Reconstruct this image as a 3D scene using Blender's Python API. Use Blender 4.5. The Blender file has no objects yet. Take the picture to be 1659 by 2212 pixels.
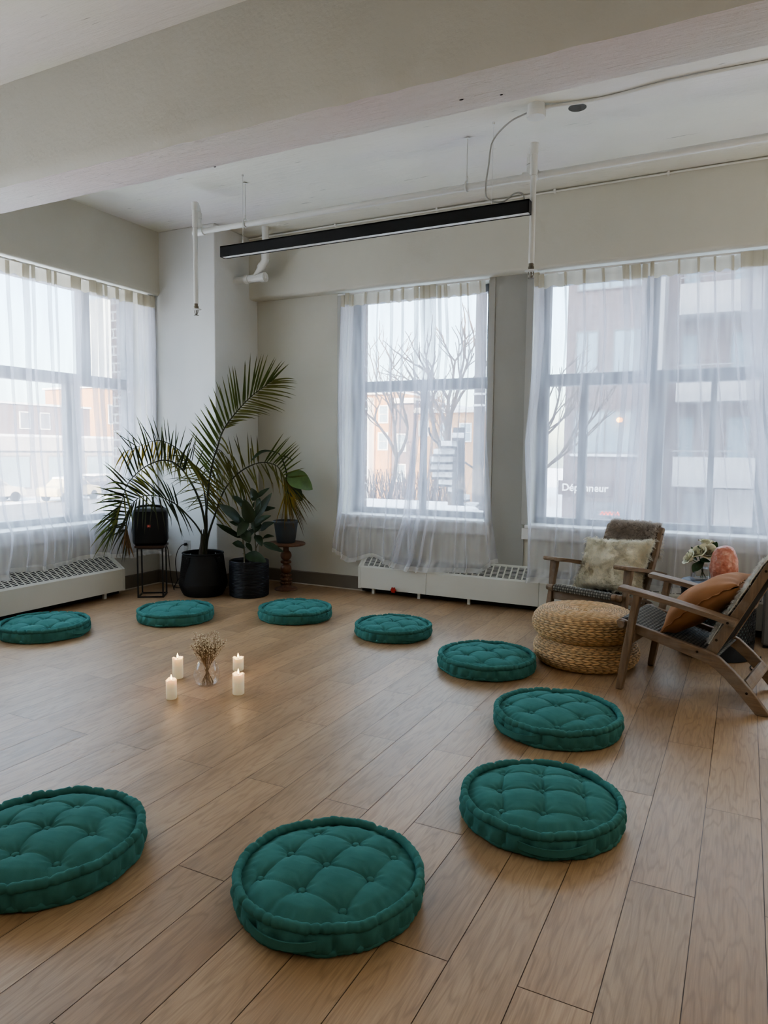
import bpy, bmesh, math, random
from mathutils import Vector, Matrix, noise
PI = math.pi
rng = random.Random(7)
SKY, SUN, FILL, UP, EXPO, LOOK = 1.35, 16.0, 6.0, 18.0, 0.62, "AgX - Medium High Contrast"
scene = bpy.context.scene
COL = scene.collection

# ------------------------------------------------------------------ helpers
class MB:
    """collects vertices and faces (with optional colours), then links ONE mesh object"""
    def __init__(self):
        self.v = []; self.f = []; self.c = []
    def add(self, vs, fs, col=None):
        n = len(self.v)
        self.v.extend([tuple(p) for p in vs])
        self.f.extend([tuple(n + i for i in q) for q in fs])
        self.c.extend([col or (1, 1, 1)] * len(vs)) if not (isinstance(col, list)) else self.c.extend(col)
        return self
    def box(self, lo, hi, col=None, mat=None):
        x0, y0, z0 = lo; x1, y1, z1 = hi
        vs = [(x0,y0,z0),(x1,y0,z0),(x1,y1,z0),(x0,y1,z0),(x0,y0,z1),(x1,y0,z1),(x1,y1,z1),(x0,y1,z1)]
        if mat is not None: vs = [tuple(mat @ Vector(p)) for p in vs]
        return self.add(vs, [(3,2,1,0),(4,5,6,7),(0,1,5,4),(1,2,6,5),(2,3,7,6),(3,0,4,7)], col)
    def beam(self, a, b, w, h, up=(0,0,1), col=None):
        """rectangular bar from a to b; w across, h along up"""
        a = Vector(a); b = Vector(b); d = (b-a).normalized(); up = Vector(up)
        s = d.cross(up).normalized(); u = s.cross(d)
        vs = []
        for p in (a, b):
            for i, j in ((-1,-1),(1,-1),(1,1),(-1,1)):
                vs.append(p + s*(i*w/2) + u*(j*h/2))
        return self.add(vs, [(0,1,2,3),(7,6,5,4),(0,4,5,1),(1,5,6,2),(2,6,7,3),(3,7,4,0)], col)
    def tube(self, pts, r, n=10, cap=True, col=None):
        pts = [Vector(p) for p in pts]; m = len(pts)
        rs = r if isinstance(r, (list, tuple)) else [r]*m
        t = (pts[1]-pts[0]).normalized()
        ref = Vector((0,0,1)) if abs(t.z) < .9 else Vector((1,0,0))
        s = t.cross(ref).normalized()
        vs = []
        for i in range(m):
            if i == 0: t = (pts[1]-pts[0])
            elif i == m-1: t = (pts[-1]-pts[-2])
            else: t = (pts[i+1]-pts[i-1])
            t.normalize()
            s = (s - t*s.dot(t)).normalized(); u = t.cross(s)
            for k in range(n):
                a = 2*PI*k/n
                vs.append(pts[i] + (s*math.cos(a)+u*math.sin(a))*rs[i])
        fs = []
        for i in range(m-1):
            for k in range(n):
                k2 = (k+1) % n
                fs.append((i*n+k, i*n+k2, (i+1)*n+k2, (i+1)*n+k))
        if cap:
            fs.append(tuple(reversed(range(n)))); fs.append(tuple((m-1)*n+k for k in range(n)))
        return self.add(vs, fs, col)
    def lathe(self, prof, n=48, c=(0,0,0), close_bottom=True, close_top=True, rfun=None, col=None):
        """prof: list of (r,z) bottom to top"""
        vs = []; fs = []
        for (r, z) in prof:
            for k in range(n):
                a = 2*PI*k/n
                rr = rfun(r, z, a) if rfun else r
                vs.append((c[0]+rr*math.cos(a), c[1]+rr*math.sin(a), c[2]+z))
        m = len(prof)
        for i in range(m-1):
            for k in range(n):
                k2 = (k+1) % n
                fs.append((i*n+k, i*n+k2, (i+1)*n+k2, (i+1)*n+k))
        if close_bottom: fs.append(tuple(reversed(range(n))))
        if close_top: fs.append(tuple((m-1)*n+k for k in range(n)))
        return self.add(vs, fs, col)
    def prism(self, poly, z0, z1, frame=None, col=None):
        """poly (x,y) list, extruded z0..z1; frame maps (x,y,z)->Vector"""
        n = len(poly)
        vs = [(p[0], p[1], z0) for p in poly] + [(p[0], p[1], z1) for p in poly]
        if frame: vs = [tuple(frame(*p)) for p in vs]
        fs = [tuple(reversed(range(n))), tuple(range(n, 2*n))]
        fs += [(i, (i+1) % n, n+(i+1) % n, n+i) for i in range(n)]
        return self.add(vs, fs, col)
    def ball(self, c, r, n=12, m=8, sz=1.0, col=None):
        vs = [(c[0], c[1], c[2]-r*sz)]; fs = []
        for i in range(1, m):
            t = -PI/2 + PI*i/m
            for k in range(n):
                a = 2*PI*k/n
                vs.append((c[0]+r*math.cos(t)*math.cos(a), c[1]+r*math.cos(t)*math.sin(a), c[2]+r*sz*math.sin(t)))
        vs.append((c[0], c[1], c[2]+r*sz))
        for k in range(n):
            fs.append((0, 1+(k+1) % n, 1+k))
            fs.append((len(vs)-1, 1+(m-2)*n+k, 1+(m-2)*n+(k+1) % n))
        for i in range(m-2):
            for k in range(n):
                k2 = (k+1) % n
                fs.append((1+i*n+k, 1+i*n+k2, 1+(i+1)*n+k2, 1+(i+1)*n+k))
        return self.add(vs, fs, col)
    def build(self, name, mat, parent=None, smooth=True, bevel=0, subsurf=0, angle=40, fix=False):
        me = bpy.data.meshes.new(name)
        me.from_pydata(self.v, [], self.f)
        if fix:
            bm = bmesh.new(); bm.from_mesh(me); bmesh.ops.recalc_face_normals(bm, faces=bm.faces); bm.to_mesh(me); bm.free()
        if any(c != (1, 1, 1) for c in self.c):
            at = me.color_attributes.new('tint', 'FLOAT_COLOR', 'POINT')
            flat = []
            for c in self.c: flat.extend((c[0], c[1], c[2], 1.0))
            at.data.foreach_set('color', flat)
        me.materials.append(mat)
        if smooth:
            me.polygons.foreach_set('use_smooth', [True]*len(me.polygons))
            if angle < 180:
                me.set_sharp_from_angle(angle=math.radians(angle))
        me.update()
        o = bpy.data.objects.new(name, me); COL.objects.link(o)
        if parent: o.parent = parent
        if bevel:
            b = o.modifiers.new('edge', 'BEVEL'); b.width = bevel; b.segments = 2; b.limit_method = 'ANGLE'; b.angle_limit = math.radians(35)
        if subsurf:
            s = o.modifiers.new('smooth', 'SUBSURF'); s.levels = subsurf; s.render_levels = subsurf
        return o

def tag(o, label=None, cat=None, group=None, kind=None):
    if label: o['label'] = label
    if cat: o['category'] = cat
    if group: o['group'] = group
    if kind: o['kind'] = kind
    return o

def thing(name, label, cat, loc=(0,0,0), rz=0, group=None):
    o = bpy.data.objects.new(name, None); COL.objects.link(o)
    o.empty_display_size = .1
    o.location = loc; o.rotation_euler = (0, 0, rz)
    return tag(o, label, cat, group)

def struct(name, mb, m, label, cat, parent=None, **kw):
    o = mb.build(name, m, parent, **kw)
    if not parent: tag(o, label, cat, kind='structure')
    return o

def dup(root, loc, rz, label, group=None):
    r = root.copy(); COL.objects.link(r); r.location = loc; r.rotation_euler = (0, 0, rz)
    r['label'] = label
    if group: r['group'] = group
    for ch in list(root.children):
        c = ch.copy(); COL.objects.link(c); c.parent = r
        for g in list(ch.children):
            d = g.copy(); COL.objects.link(d); d.parent = c
    return r

def smooth_path(pts, n=8):
    """Catmull-Rom through points"""
    P = [Vector(p) for p in pts]
    P = [P[0]*2-P[1]] + P + [P[-1]*2-P[-2]]
    out = []
    for i in range(1, len(P)-2):
        for k in range(n):
            t = k/n
            a, b, c, d = P[i-1], P[i], P[i+1], P[i+2]
            out.append(0.5*((2*b) + (c-a)*t + (2*a-5*b+4*c-d)*t*t + (3*b-a-3*c+d)*t**3))
    out.append(P[-2])
    return out

def lerp(a, b, t): return a+(b-a)*t
def sstep(a, b, x):
    t = max(0.0, min(1.0, (x-a)/(b-a))); return t*t*(3-2*t)

# ------------------------------------------------------------------ materials
def new_mat(name):
    m = bpy.data.materials.new(name); m.use_nodes = True
    nt = m.node_tree
    return m, nt, nt.nodes['Principled BSDF'], nt.links

def coords(nt, scale=(1,1,1), kind='Object'):
    tc = nt.nodes.new('ShaderNodeTexCoord'); mp = nt.nodes.new('ShaderNodeMapping')
    mp.inputs['Scale'].default_value = scale
    nt.links.new(tc.outputs[kind], mp.inputs['Vector'])
    return mp.outputs['Vector']

def noise_node(nt, vec, scale, detail=4, rough=.55):
    n = nt.nodes.new('ShaderNodeTexNoise'); n.inputs['Scale'].default_value = scale
    n.inputs['Detail'].default_value = detail; n.inputs['Roughness'].default_value = rough
    nt.links.new(vec, n.inputs['Vector'])
    return n

def ramp(nt, fac, stops):
    r = nt.nodes.new('ShaderNodeValToRGB')
    e = r.color_ramp.elements
    while len(e) < len(stops): e.new(.5)
    for q, (p, c) in zip(e, stops):
        q.position = p; q.color = (*c, 1) if len(c) == 3 else c
    nt.links.new(fac, r.inputs['Fac'])
    return r.outputs['Color']

def bump(nt, b, height, strength=.3, dist=.01):
    n = nt.nodes.new('ShaderNodeBump'); n.inputs['Strength'].default_value = strength; n.inputs['Distance'].default_value = dist
    nt.links.new(height, n.inputs['Height']); nt.links.new(n.outputs['Normal'], b.inputs['Normal'])
    return n

def mixc(nt, fac, a, b, mode='MIX'):
    m = nt.nodes.new('ShaderNodeMix'); m.data_type = 'RGBA'; m.blend_type = mode
    for sock, val in ((m.inputs[0], fac), (m.inputs[6], a), (m.inputs[7], b)):
        if hasattr(val, 'links'): nt.links.new(val, sock)
        elif isinstance(val, (int, float)): sock.default_value = val
        else: sock.default_value = (*val, 1)
    return m.outputs[2]

def simple(name, col, rough=.5, metal=0, nscale=0, namt=.12, bstr=0, bscale=None, scale=(1,1,1), sheen=0, spec=None, tint=False, detail=4, bdist=.004):
    m, nt, b, L = new_mat(name)
    b.inputs['Roughness'].default_value = rough; b.inputs['Metallic'].default_value = metal
    if spec is not None: b.inputs['Specular IOR Level'].default_value = spec
    if sheen:
        b.inputs['Sheen Weight'].default_value = sheen; b.inputs['Sheen Roughness'].default_value = .4
        b.inputs['Sheen Tint'].default_value = (*[min(1, c*2+.1) for c in col], 1)
    vec = coords(nt, scale)
    n = noise_node(nt, vec, nscale or 20, detail)
    lo = tuple(c*(1-namt) for c in col); hi = tuple(min(1, c*(1+namt)) for c in col)
    out = ramp(nt, n.outputs['Fac'], [(.3, lo), (.7, hi)])
    if tint:
        a = nt.nodes.new('ShaderNodeAttribute'); a.attribute_name = 'tint'
        out = mixc(nt, 1.0, out, a.outputs['Color'], 'MULTIPLY')
    L.new(out, b.inputs['Base Color'])
    if bstr:
        n2 = noise_node(nt, vec, bscale or 60, 5)
        bump(nt, b, n2.outputs['Fac'], bstr, bdist)
    return m

def wood(name, dark, light, along=0, rough=.55, scale=1.0, tint=False, weather=0):
    m, nt, b, L = new_mat(name)
    s = [14*scale]*3; s[along] = 1.2*scale
    vec = coords(nt, tuple(s))
    n1 = noise_node(nt, vec, 3.0, 8, .65)
    c = ramp(nt, n1.outputs['Fac'], [(.25, dark), (.5, tuple((a+d)/2 for a, d in zip(dark, light))), (.75, light)])
    if weather:
        n3 = noise_node(nt, coords(nt, (1,1,1)), 9, 4)
        f = ramp(nt, n3.outputs['Fac'], [(.48, (0,0,0)), (.7, (weather,)*3)])
        c = mixc(nt, f, c, (.30,.26,.215))
    if tint:
        a = nt.nodes.new('ShaderNodeAttribute'); a.attribute_name = 'tint'
        c = mixc(nt, 1.0, c, a.outputs['Color'], 'MULTIPLY')
    L.new(c, b.inputs['Base Color'])
    b.inputs['Roughness'].default_value = rough
    bump(nt, b, n1.outputs['Fac'], .25, .002)
    return m

def emit(name, col, strength):
    m, nt, b, L = new_mat(name)
    b.inputs['Base Color'].default_value = (*col, 1)
    b.inputs['Emission Color'].default_value = (*col, 1); b.inputs['Emission Strength'].default_value = strength
    n = noise_node(nt, coords(nt), 8)
    L.new(ramp(nt, n.outputs['Fac'], [(.2, tuple(c*.95 for c in col)), (.8, col)]), b.inputs['Base Color'])
    return m

def glass(name, col=(1,1,1), rough=0.0, ior=1.45):
    m, nt, b, L = new_mat(name)
    b.inputs['Transmission Weight'].default_value = 1; b.inputs['IOR'].default_value = ior
    b.inputs['Roughness'].default_value = rough
    n = noise_node(nt, coords(nt), 3)
    L.new(ramp(nt, n.outputs['Fac'], [(0, tuple(c*.99 for c in col)), (1, col)]), b.inputs['Base Color'])
    return m

def pane_mat(name):
    m, nt, b, L = new_mat(name)
    tr = nt.nodes.new('ShaderNodeBsdfTransparent'); gl = nt.nodes.new('ShaderNodeBsdfGlossy'); mx = nt.nodes.new('ShaderNodeMixShader')
    gl.inputs['Roughness'].default_value = .03
    n = noise_node(nt, coords(nt), 2.0, 3)
    f = ramp(nt, n.outputs['Fac'], [(.3, (.03,.03,.03)), (.7, (.06,.06,.06))])
    L.new(f, mx.inputs[0]); L.new(tr.outputs[0], mx.inputs[1]); L.new(gl.outputs[0], mx.inputs[2])
    L.new(mx.outputs[0], nt.nodes['Material Output'].inputs['Surface'])
    return m

def sheer_mat(name, col, opac, trans=.6, weave=700, var=.08):
    """woven sheer: see-through gaps plus threads that both reflect and let light through"""
    m, nt, b, L = new_mat(name)
    tr = nt.nodes.new('ShaderNodeBsdfTransparent'); tl = nt.nodes.new('ShaderNodeBsdfTranslucent'); df = nt.nodes.new('ShaderNodeBsdfDiffuse')
    m1 = nt.nodes.new('ShaderNodeMixShader'); m2 = nt.nodes.new('ShaderNodeMixShader')
    n = noise_node(nt, coords(nt, (6,6,.6)), 4, 0)
    f = ramp(nt, n.outputs['Fac'], [(.3, (opac-var,)*3), (.7, (opac+var,)*3)])
    tl.inputs['Color'].default_value = (*col, 1); df.inputs['Color'].default_value = (*col, 1)
    m1.inputs[0].default_value = trans
    L.new(df.outputs[0], m1.inputs[1]); L.new(tl.outputs[0], m1.inputs[2])
    L.new(f, m2.inputs[0]); L.new(tr.outputs[0], m2.inputs[1]); L.new(m1.outputs[0], m2.inputs[2])
    L.new(m2.outputs[0], nt.nodes['Material Output'].inputs['Surface'])
    return m

def plaster(name, col, bstr=.25, bscale=40, rough=.75, streak=None, blotch=None):
    m, nt, b, L = new_mat(name)
    vec = coords(nt)
    n = noise_node(nt, vec, 1.3, 4)
    c = ramp(nt, n.outputs['Fac'], [(.3, tuple(x*.95 for x in col)), (.7, tuple(min(1, x*1.03) for x in col))])
    if blotch:
        nb = noise_node(nt, coords(nt, (.55, 1.2, 1)), 1.6, 2)
        c = mixc(nt, ramp(nt, nb.outputs['Fac'], [(.42, (0,0,0)), (.62, (1,1,1))]), c, blotch)
    n2 = noise_node(nt, vec, bscale, 6, .6)
    h = n2.outputs['Fac']
    if streak:
        n3 = noise_node(nt, coords(nt, streak), 6, 6, .7)
        ad = nt.nodes.new('ShaderNodeMath'); ad.operation = 'MULTIPLY_ADD'
        L.new(n3.outputs['Fac'], ad.inputs[0]); ad.inputs[1].default_value = 2.2; L.new(h, ad.inputs[2])
        h = ad.outputs[0]
        # dark pits and board joints left in the concrete
        pit = ramp(nt, noise_node(nt, coords(nt, (streak[0]*1.0, streak[1]*1.3, streak[2])), 7, 3, .6).outputs['Fac'], [(.695, (1,1,1)), (.73, (.42,.41,.40))])
        c = mixc(nt, .8, c, pit, 'MULTIPLY')
    L.new(c, b.inputs['Base Color'])
    b.inputs['Roughness'].default_value = rough
    bump(nt, b, h, bstr, .01)
    return m
# ------------------------------------------------------------------ room dimensions (metres)
YB, YH, XL, XH, ZC, ZH = 5.30, 5.18, -4.66, -4.60, 3.05, 2.518
YO, YG, XO, XG = 5.58, 5.52, -4.94, -4.88          # outside of the wall, glass plane
CX, CY = -3.993, 4.718                              # corner pier: right face, front face
XR, YR = 3.3, -3.4
W1 = (1.0, 4.63, .60, 2.518)                        # left wall opening (y0,y1,z0,z1)
W2 = (-3.10, -1.813, .655, 2.518)                   # middle opening (x0,x1,z0,z1)
W3 = (-1.465, 1.75, .645, 2.518)

M_wall = plaster('white_wall_paint', (.625,.605,.53), .12, 55, .7)
M_pier = plaster('white_pier_paint', (.74,.74,.72), .15, 30, .62)
M_ceil = plaster('ceiling_paint', (.80,.785,.70), .35, 26, .75, streak=(.5,5,1), blotch=(.78,.745,.72))
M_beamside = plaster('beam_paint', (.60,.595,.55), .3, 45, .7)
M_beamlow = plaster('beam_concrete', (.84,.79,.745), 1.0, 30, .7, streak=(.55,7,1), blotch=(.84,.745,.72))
M_trim = plaster('white_trim_paint', (.78,.775,.755), .06, 60, .45)
M_base = simple('taupe_baseboard', (.185,.158,.122), .55, nscale=6, namt=.06)
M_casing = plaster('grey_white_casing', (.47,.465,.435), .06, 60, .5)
M_caulk = simple('pale_floor_trim', (.50,.45,.37), .5)
M_frame = simple('dark_window_metal', (.20,.20,.225), .4, nscale=12, namt=.15)
M_pane = pane_mat('window_glass')
M_dark = simple('dark_void', (.012,.012,.012), .8)

def brick_mat(name, c1, c2, mortar, sc=1.0, snow=0):
    m, nt, b, L = new_mat(name)
    bt = nt.nodes.new('ShaderNodeTexBrick')
    bt.inputs['Color1'].default_value = (*c1, 1); bt.inputs['Color2'].default_value = (*c2, 1); bt.inputs['Mortar'].default_value = (*mortar, 1)
    bt.inputs['Scale'].default_value = 1.0; bt.inputs['Brick Width'].default_value = .22*sc; bt.inputs['Row Height'].default_value = .075*sc
    bt.inputs['Mortar Size'].default_value = .008*sc
    tc = nt.nodes.new('ShaderNodeTexCoord'); sp = nt.nodes.new('ShaderNodeSeparateXYZ'); cb = nt.nodes.new('ShaderNodeCombineXYZ'); ad = nt.nodes.new('ShaderNodeMath')
    L.new(tc.outputs['Object'], sp.inputs[0]); ad.operation = 'ADD'
    L.new(sp.outputs[0], ad.inputs[0]); L.new(sp.outputs[1], ad.inputs[1]); L.new(ad.outputs[0], cb.inputs[0]); L.new(sp.outputs[2], cb.inputs[1])
    L.new(cb.outputs[0], bt.inputs['Vector'])
    n = noise_node(nt, tc.outputs['Object'], .8, 3)
    L.new(mixc(nt, .35, bt.outputs['Color'], ramp(nt, n.outputs['Fac'], [(.3, (.6,.6,.6)), (.7, (1.1,1.1,1.1))]), 'MULTIPLY'), b.inputs['Base Color'])
    b.inputs['Roughness'].default_value = .9
    return m
M_brick = brick_mat('own_brick', (.20,.12,.10), (.16,.10,.085), (.5,.48,.45))

# floor: vinyl planks running along y, laid half-bond
def floor_mat():
    m, nt, b, L = new_mat('oak_vinyl_planks')
    uv = nt.nodes.new('ShaderNodeUVMap'); uv.uv_map = 'plank'
    mp = nt.nodes.new('ShaderNodeMapping'); L.new(uv.outputs[0], mp.inputs['Vector']); mp.inputs['Scale'].default_value = (1,1,1)
    # cathedral grain: stretched noise used to bend fine bands
    st = nt.nodes.new('ShaderNodeMapping'); L.new(uv.outputs[0], st.inputs['Vector']); st.inputs['Scale'].default_value = (7, .9, 1)
    n1 = noise_node(nt, st.outputs[0], 1.6, 3, .5)
    mul = nt.nodes.new('ShaderNodeMath'); mul.operation = 'MULTIPLY'; mul.inputs[1].default_value = 70
    L.new(n1.outputs['Fac'], mul.inputs[0])
    sn = nt.nodes.new('ShaderNodeMath'); sn.operation = 'SINE'; L.new(mul.outputs[0], sn.inputs[0])
    grain = ramp(nt, sn.outputs[0], [(.0, (1,1,1)), (.70, (.86,.84,.81)), (1, (.70,.67,.63))])
    fs = nt.nodes.new('ShaderNodeMapping'); L.new(uv.outputs[0], fs.inputs['Vector']); fs.inputs['Scale'].default_value = (120, 3.0, 1)
    n2 = noise_node(nt, fs.outputs[0], 2.0, 5, .7)
    fine = ramp(nt, n2.outputs['Fac'], [(.3, (.72,.70,.67)), (.62, (1.08,1.08,1.08))])
    bs = nt.nodes.new('ShaderNodeMapping'); L.new(uv.outputs[0], bs.inputs['Vector']); bs.inputs['Scale'].default_value = (4, .8, 1)
    n3 = noise_node(nt, bs.outputs[0], 1.2, 3)
    base = ramp(nt, n3.outputs['Fac'], [(.3, (.385,.240,.126)), (.55, (.455,.295,.162)), (.75, (.50,.338,.195))])
    c = mixc(nt, .55, base, grain, 'MULTIPLY'); c = mixc(nt, .8, c, fine, 'MULTIPLY')
    a = nt.nodes.new('ShaderNodeAttribute'); a.attribute_name = 'tint'
    c = mixc(nt, 1.0, c, a.outputs['Color'], 'MULTIPLY')
    L.new(c, b.inputs['Base Color'])
    b.inputs['Roughness'].default_value = .42; b.inputs['Specular IOR Level'].default_value = 1.0
    rr = ramp(nt, n2.outputs['Fac'], [(.2, (.37,.37,.37)), (.8, (.50,.50,.50))]); L.new(rr, b.inputs['Roughness'])
    bump(nt, b, n2.outputs['Fac'], .12, .001)
    return m
def build_floor():
    me_v, me_f, uvs, tint = [], [], [], []
    Wp, Lp, g = .1675, 1.09, .0010
    r = random.Random(11)
    k = -22
    while True:
        x1 = .0965 - Wp*k; x0 = x1 - Wp
        if x1 < XL-.02: break
        if x0 > XR: k += 1; continue
        off = 2.019 if k % 2 else 1.482
        n0 = math.floor((YR-off)/Lp)
        for j in range(n0, 12):
            y0 = off + j*Lp; y1 = y0+Lp
            if y0 > YB: break
            a0, a1 = max(x0, XL)+g, min(x1, XR)-g
            b0, b1 = max(y0, YR)+g, min(y1, YB)-g
            if a1 <= a0 or b1 <= b0: continue
            n = len(me_v); s = r.random()*40; t = r.random()*40
            me_v += [(a0,b0,0),(a1,b0,0),(a1,b1,0),(a0,b1,0)]
            me_f.append((n,n+1,n+2,n+3))
            flip = r.random() < .5
            for px, py in ((a0,b0),(a1,b0),(a1,b1),(a0,b1)):
                u, v = px-x0, py-y0
                if flip: u, v = Wp-u, Lp-v
                uvs.append((u+s, v+t))
            q = .88 + .21*r.random(); w = r.uniform(-.018, .018)
            tint += [(q+w, q, q-w*1.3)]*4
        k += 1
    n = len(me_v)
    me_v += [(XL,YR,-.0025),(XR,YR,-.0025),(XR,YB,-.0025),(XL,YB,-.0025)]
    me_f.append((n,n+1,n+2,n+3)); uvs += [(0,0)]*4; tint += [(.26,.24,.23)]*4
    me = bpy.data.meshes.new('floor'); me.from_pydata(me_v, [], me_f)
    ul = me.uv_layers.new(name='plank')
    for i, l in enumerate(me.loops): ul.data[i].uv = uvs[l.vertex_index]
    at = me.color_attributes.new('tint', 'FLOAT_COLOR', 'POINT')
    for i, c in enumerate(tint): at.data[i].color = (*c, 1)
    me.materials.append(floor_mat()); me.update()
    o = bpy.data.objects.new('floor', me); COL.objects.link(o)
    tag(o, 'tan oak plank floor running towards the windows', 'floor', kind='structure')
build_floor()

# ceiling and beam
mb = MB(); mb.add([(XL-.3,YR-.3,ZC),(XR+.3,YR-.3,ZC),(XR+.3,YO,ZC),(XL-.3,YO,ZC)], [(0,1,2,3)])
mb.box((XL-.3,YR-.3,ZC+.2),(XR+.3,YO,ZC+.3))
struct('ceiling', mb, M_ceil, 'white painted concrete ceiling with worn patches', 'ceiling', smooth=False)
def beam():
    mb = MB(); n = 200; x0, x1 = XL+.0, XR
    # profile around the beam: near face, small chamfer, underside, far face
    prof = [(2.506,3.05),(2.506,2.80),(2.506,2.63),(2.509,2.592),(2.535,2.562),(2.60,2.556),(2.67,2.556),(2.74,2.556),(2.797,2.558),(2.808,2.566),(2.812,2.70),(2.812,3.05)]
    r = random.Random(3); vs = []; fs = []
    for i in range(n+1):
        x = lerp(x0, x1, i/n)
        for j, (y, z) in enumerate(prof):
            dy = dz = 0
            if 2 <= j <= 4: dy = (noise.noise((x*6,j*.3,1))*.006); dz = noise.noise((x*9,j*.3,5))*.006
            elif 5 <= j <= 8: dz = noise.noise((x*3,y*20,9))*.004; dy = noise.noise((x*5,2,7))*.005 if j >= 8 else 0
            vs.append((x, y+dy, z+dz))
    m = len(prof)
    for i in range(n):
        for j in range(m-1): fs.append((i*m+j, i*m+j+1, (i+1)*m+j+1, (i+1)*m+j))
    return vs, fs, m
bv, bf, bm_ = beam()
mb1 = MB(); mb1.add(bv, [q for i, q in enumerate(bf) if i % (bm_-1) not in (4,5,6,7,8)])
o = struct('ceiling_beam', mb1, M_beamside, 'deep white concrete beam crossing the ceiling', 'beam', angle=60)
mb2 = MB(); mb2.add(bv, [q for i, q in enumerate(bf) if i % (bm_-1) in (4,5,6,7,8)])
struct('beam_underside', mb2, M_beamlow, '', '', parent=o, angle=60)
# small pits left in the beam and the slab
mb = MB()
for (x, y, rx, ry) in ((-3.98,2.74,.022,.012),(-2.35,2.79,.008,.004),(-1.05,2.69,.010,.004),(-.90,2.72,.007,.004)):
    mb.lathe([(.6,0),(1,.002)], 12); n = len(mb.v)
    mb.v[n-24:] = [(x+a*rx, y+b*ry, 2.5515+c) for a, b, c in mb.v[n-24:]]
mb.build('chipped_pit', M_dark, o)

# back wall with its openings, left wall, others
def wall_with_openings(axis, p0, p1, a0, a1, z0, z1, ops):
    """slab between p0..p1 on 'axis', spanning a0..a1 and z0..z1, minus openings (a,b,zlo,zhi)"""
    mb = MB()
    def bx(a, b, zl, zh):
        if b-a < 1e-6 or zh-zl < 1e-6: return
        if axis == 'y': mb.box((a, p0, zl), (b, p1, zh))
        else: mb.box((p0, a, zl), (p1, b, zh))
    cur = a0
    for (a, b, zl, zh) in sorted(ops):
        bx(cur, a, z0, z1); bx(a, b, z0, zl); bx(a, b, zh, z1); cur = b
    bx(cur, a1, z0, z1)
    return mb
struct('wall_back', wall_with_openings('y', YB, YO, XO, XR+.2, -.02, ZC, [W2, W3]), M_wall, 'white back wall with two curtained windows', 'wall', smooth=False)
struct('wall_left', wall_with_openings('x', XO, XL, YR-.2, YB, -.02, ZC, [W1]), M_wall, 'white left wall with one curtained window', 'wall', smooth=False)
mb = MB(); mb.box((XR,YR-.2,-.02),(XR+.2,YB,ZC)); struct('wall_right', mb, M_wall, 'plain white wall outside the frame to the right', 'wall', smooth=False)
mb = MB(); mb.box((XL,YR-.2,-.02),(XR,YR,ZC)); struct('wall_rear', mb, M_wall, 'plain white wall behind the viewer', 'wall', smooth=False)
# brick skin outside, its unseen upper height added to shade the street
struct('wall_exterior', wall_with_openings('y', YO, YO+.16, XO-.16, XR+.2, -2.4, 14.0, [W2, W3]), M_brick, 'brick outer skin seen around the back windows', 'wall', smooth=False)
mb = MB(); mb.box((XR+.2,YO,-2.4),(30,YO+.16,26.0)); struct('wall_exterior.002', mb, M_brick, 'unseen tall brick wall added right of the room to block the sun', 'wall', smooth=False)  # unseen wing added so its shadow keeps sun off the block opposite
struct('wall_exterior.001', wall_with_openings('x', XO-.16, XO, YR-.2, YO+.0, -2.4, 14.0, [W1]), M_brick, 'brick outer skin seen beside the left window', 'wall', smooth=False)

# headers over the windows, with a soft rounded lower lip
def header(p0, p1, along0, along1, axis):
    mb = MB(); n = 60; prof = [(0,ZC),(0,2.62),(0,ZH+.022),(.006,ZH+.006),(.022,ZH),(.12,ZH),(.30,ZH)]
    vs = []; fs = []; m = len(prof)
    for i in range(n+1):
        t = lerp(along0, along1, i/n)
        for j, (d, z) in enumerate(prof):
            k = noise.noise((t*7, j, 3))*.003 if j in (2,3) else 0
            d2 = min(d, abs(p1-p0))
            if axis == 'y': vs.append((t, p0+d2-k, z-k))
            else: vs.append((p0-d2+k, t, z-k))
    for i in range(n):
        for j in range(m-1): fs.append((i*m+j, i*m+j+1, (i+1)*m+j+1, (i+1)*m+j))
    mb.add(vs, fs); return mb
struct('trim_1', header(YH, YB+.0, CX, XR, 'y'), M_wall, 'plastered header band above the back windows', 'header', angle=60)
struct('trim_2', header(XH, XL-.0, YR, CY, 'x'), M_wall, 'plastered header band above the left window', 'header', angle=60)
# corner pier
mb = MB(); mb.box((XL,CY,0),(CX,YB,ZC))
struct('column', mb, M_pier, 'white boxed corner pier behind the potted palm', 'column', smooth=False, bevel=.006)

# baseboards
BBH = .118
def bb(name, a, b, nrm, label):
    a = Vector(a); b = Vector(b); nrm = Vector(nrm)
    mb = MB(); d = b-a
    pr = [(0,0),(.011,0),(.011,BBH-.006),(.005,BBH),(0,BBH)]
    vs = [p + nrm*q[0] + Vector((0,0,q[1])) for p in (a, b) for q in pr]
    n = len(pr); mb.add(vs, [(i, (i+1) % n, n+(i+1) % n, n+i) for i in range(n)] + [tuple(range(n)), tuple(reversed(range(n, 2*n)))])
    o = struct(name, mb, M_base, label, 'baseboard', smooth=False, fix=True)
    mc = MB(); pr = [(.011,0),(.017,0),(.011,.008)]
    vs = [p + nrm*q[0] + Vector((0,0,q[1])) for p in (a, b) for q in pr]
    mc.add(vs, [(0,1,4,3),(1,2,5,4),(0,2,1),(3,4,5)])
    struct('bead', mc, M_caulk, '', '', parent=o, smooth=False, fix=True)
bb('baseboard_back', (CX,YB,0), (-2.87,YB,0), (0,-1,0), 'taupe baseboard along the back wall beside the radiator')
bb('baseboard_pier_side', (CX,CY,0), (CX,YB,0), (1,0,0), 'taupe baseboard on the right side of the corner pier')
bb('baseboard_pier_front', (XL,CY,0), (CX+.011,CY,0), (0,-1,0), 'taupe baseboard across the front of the corner pier')
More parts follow.
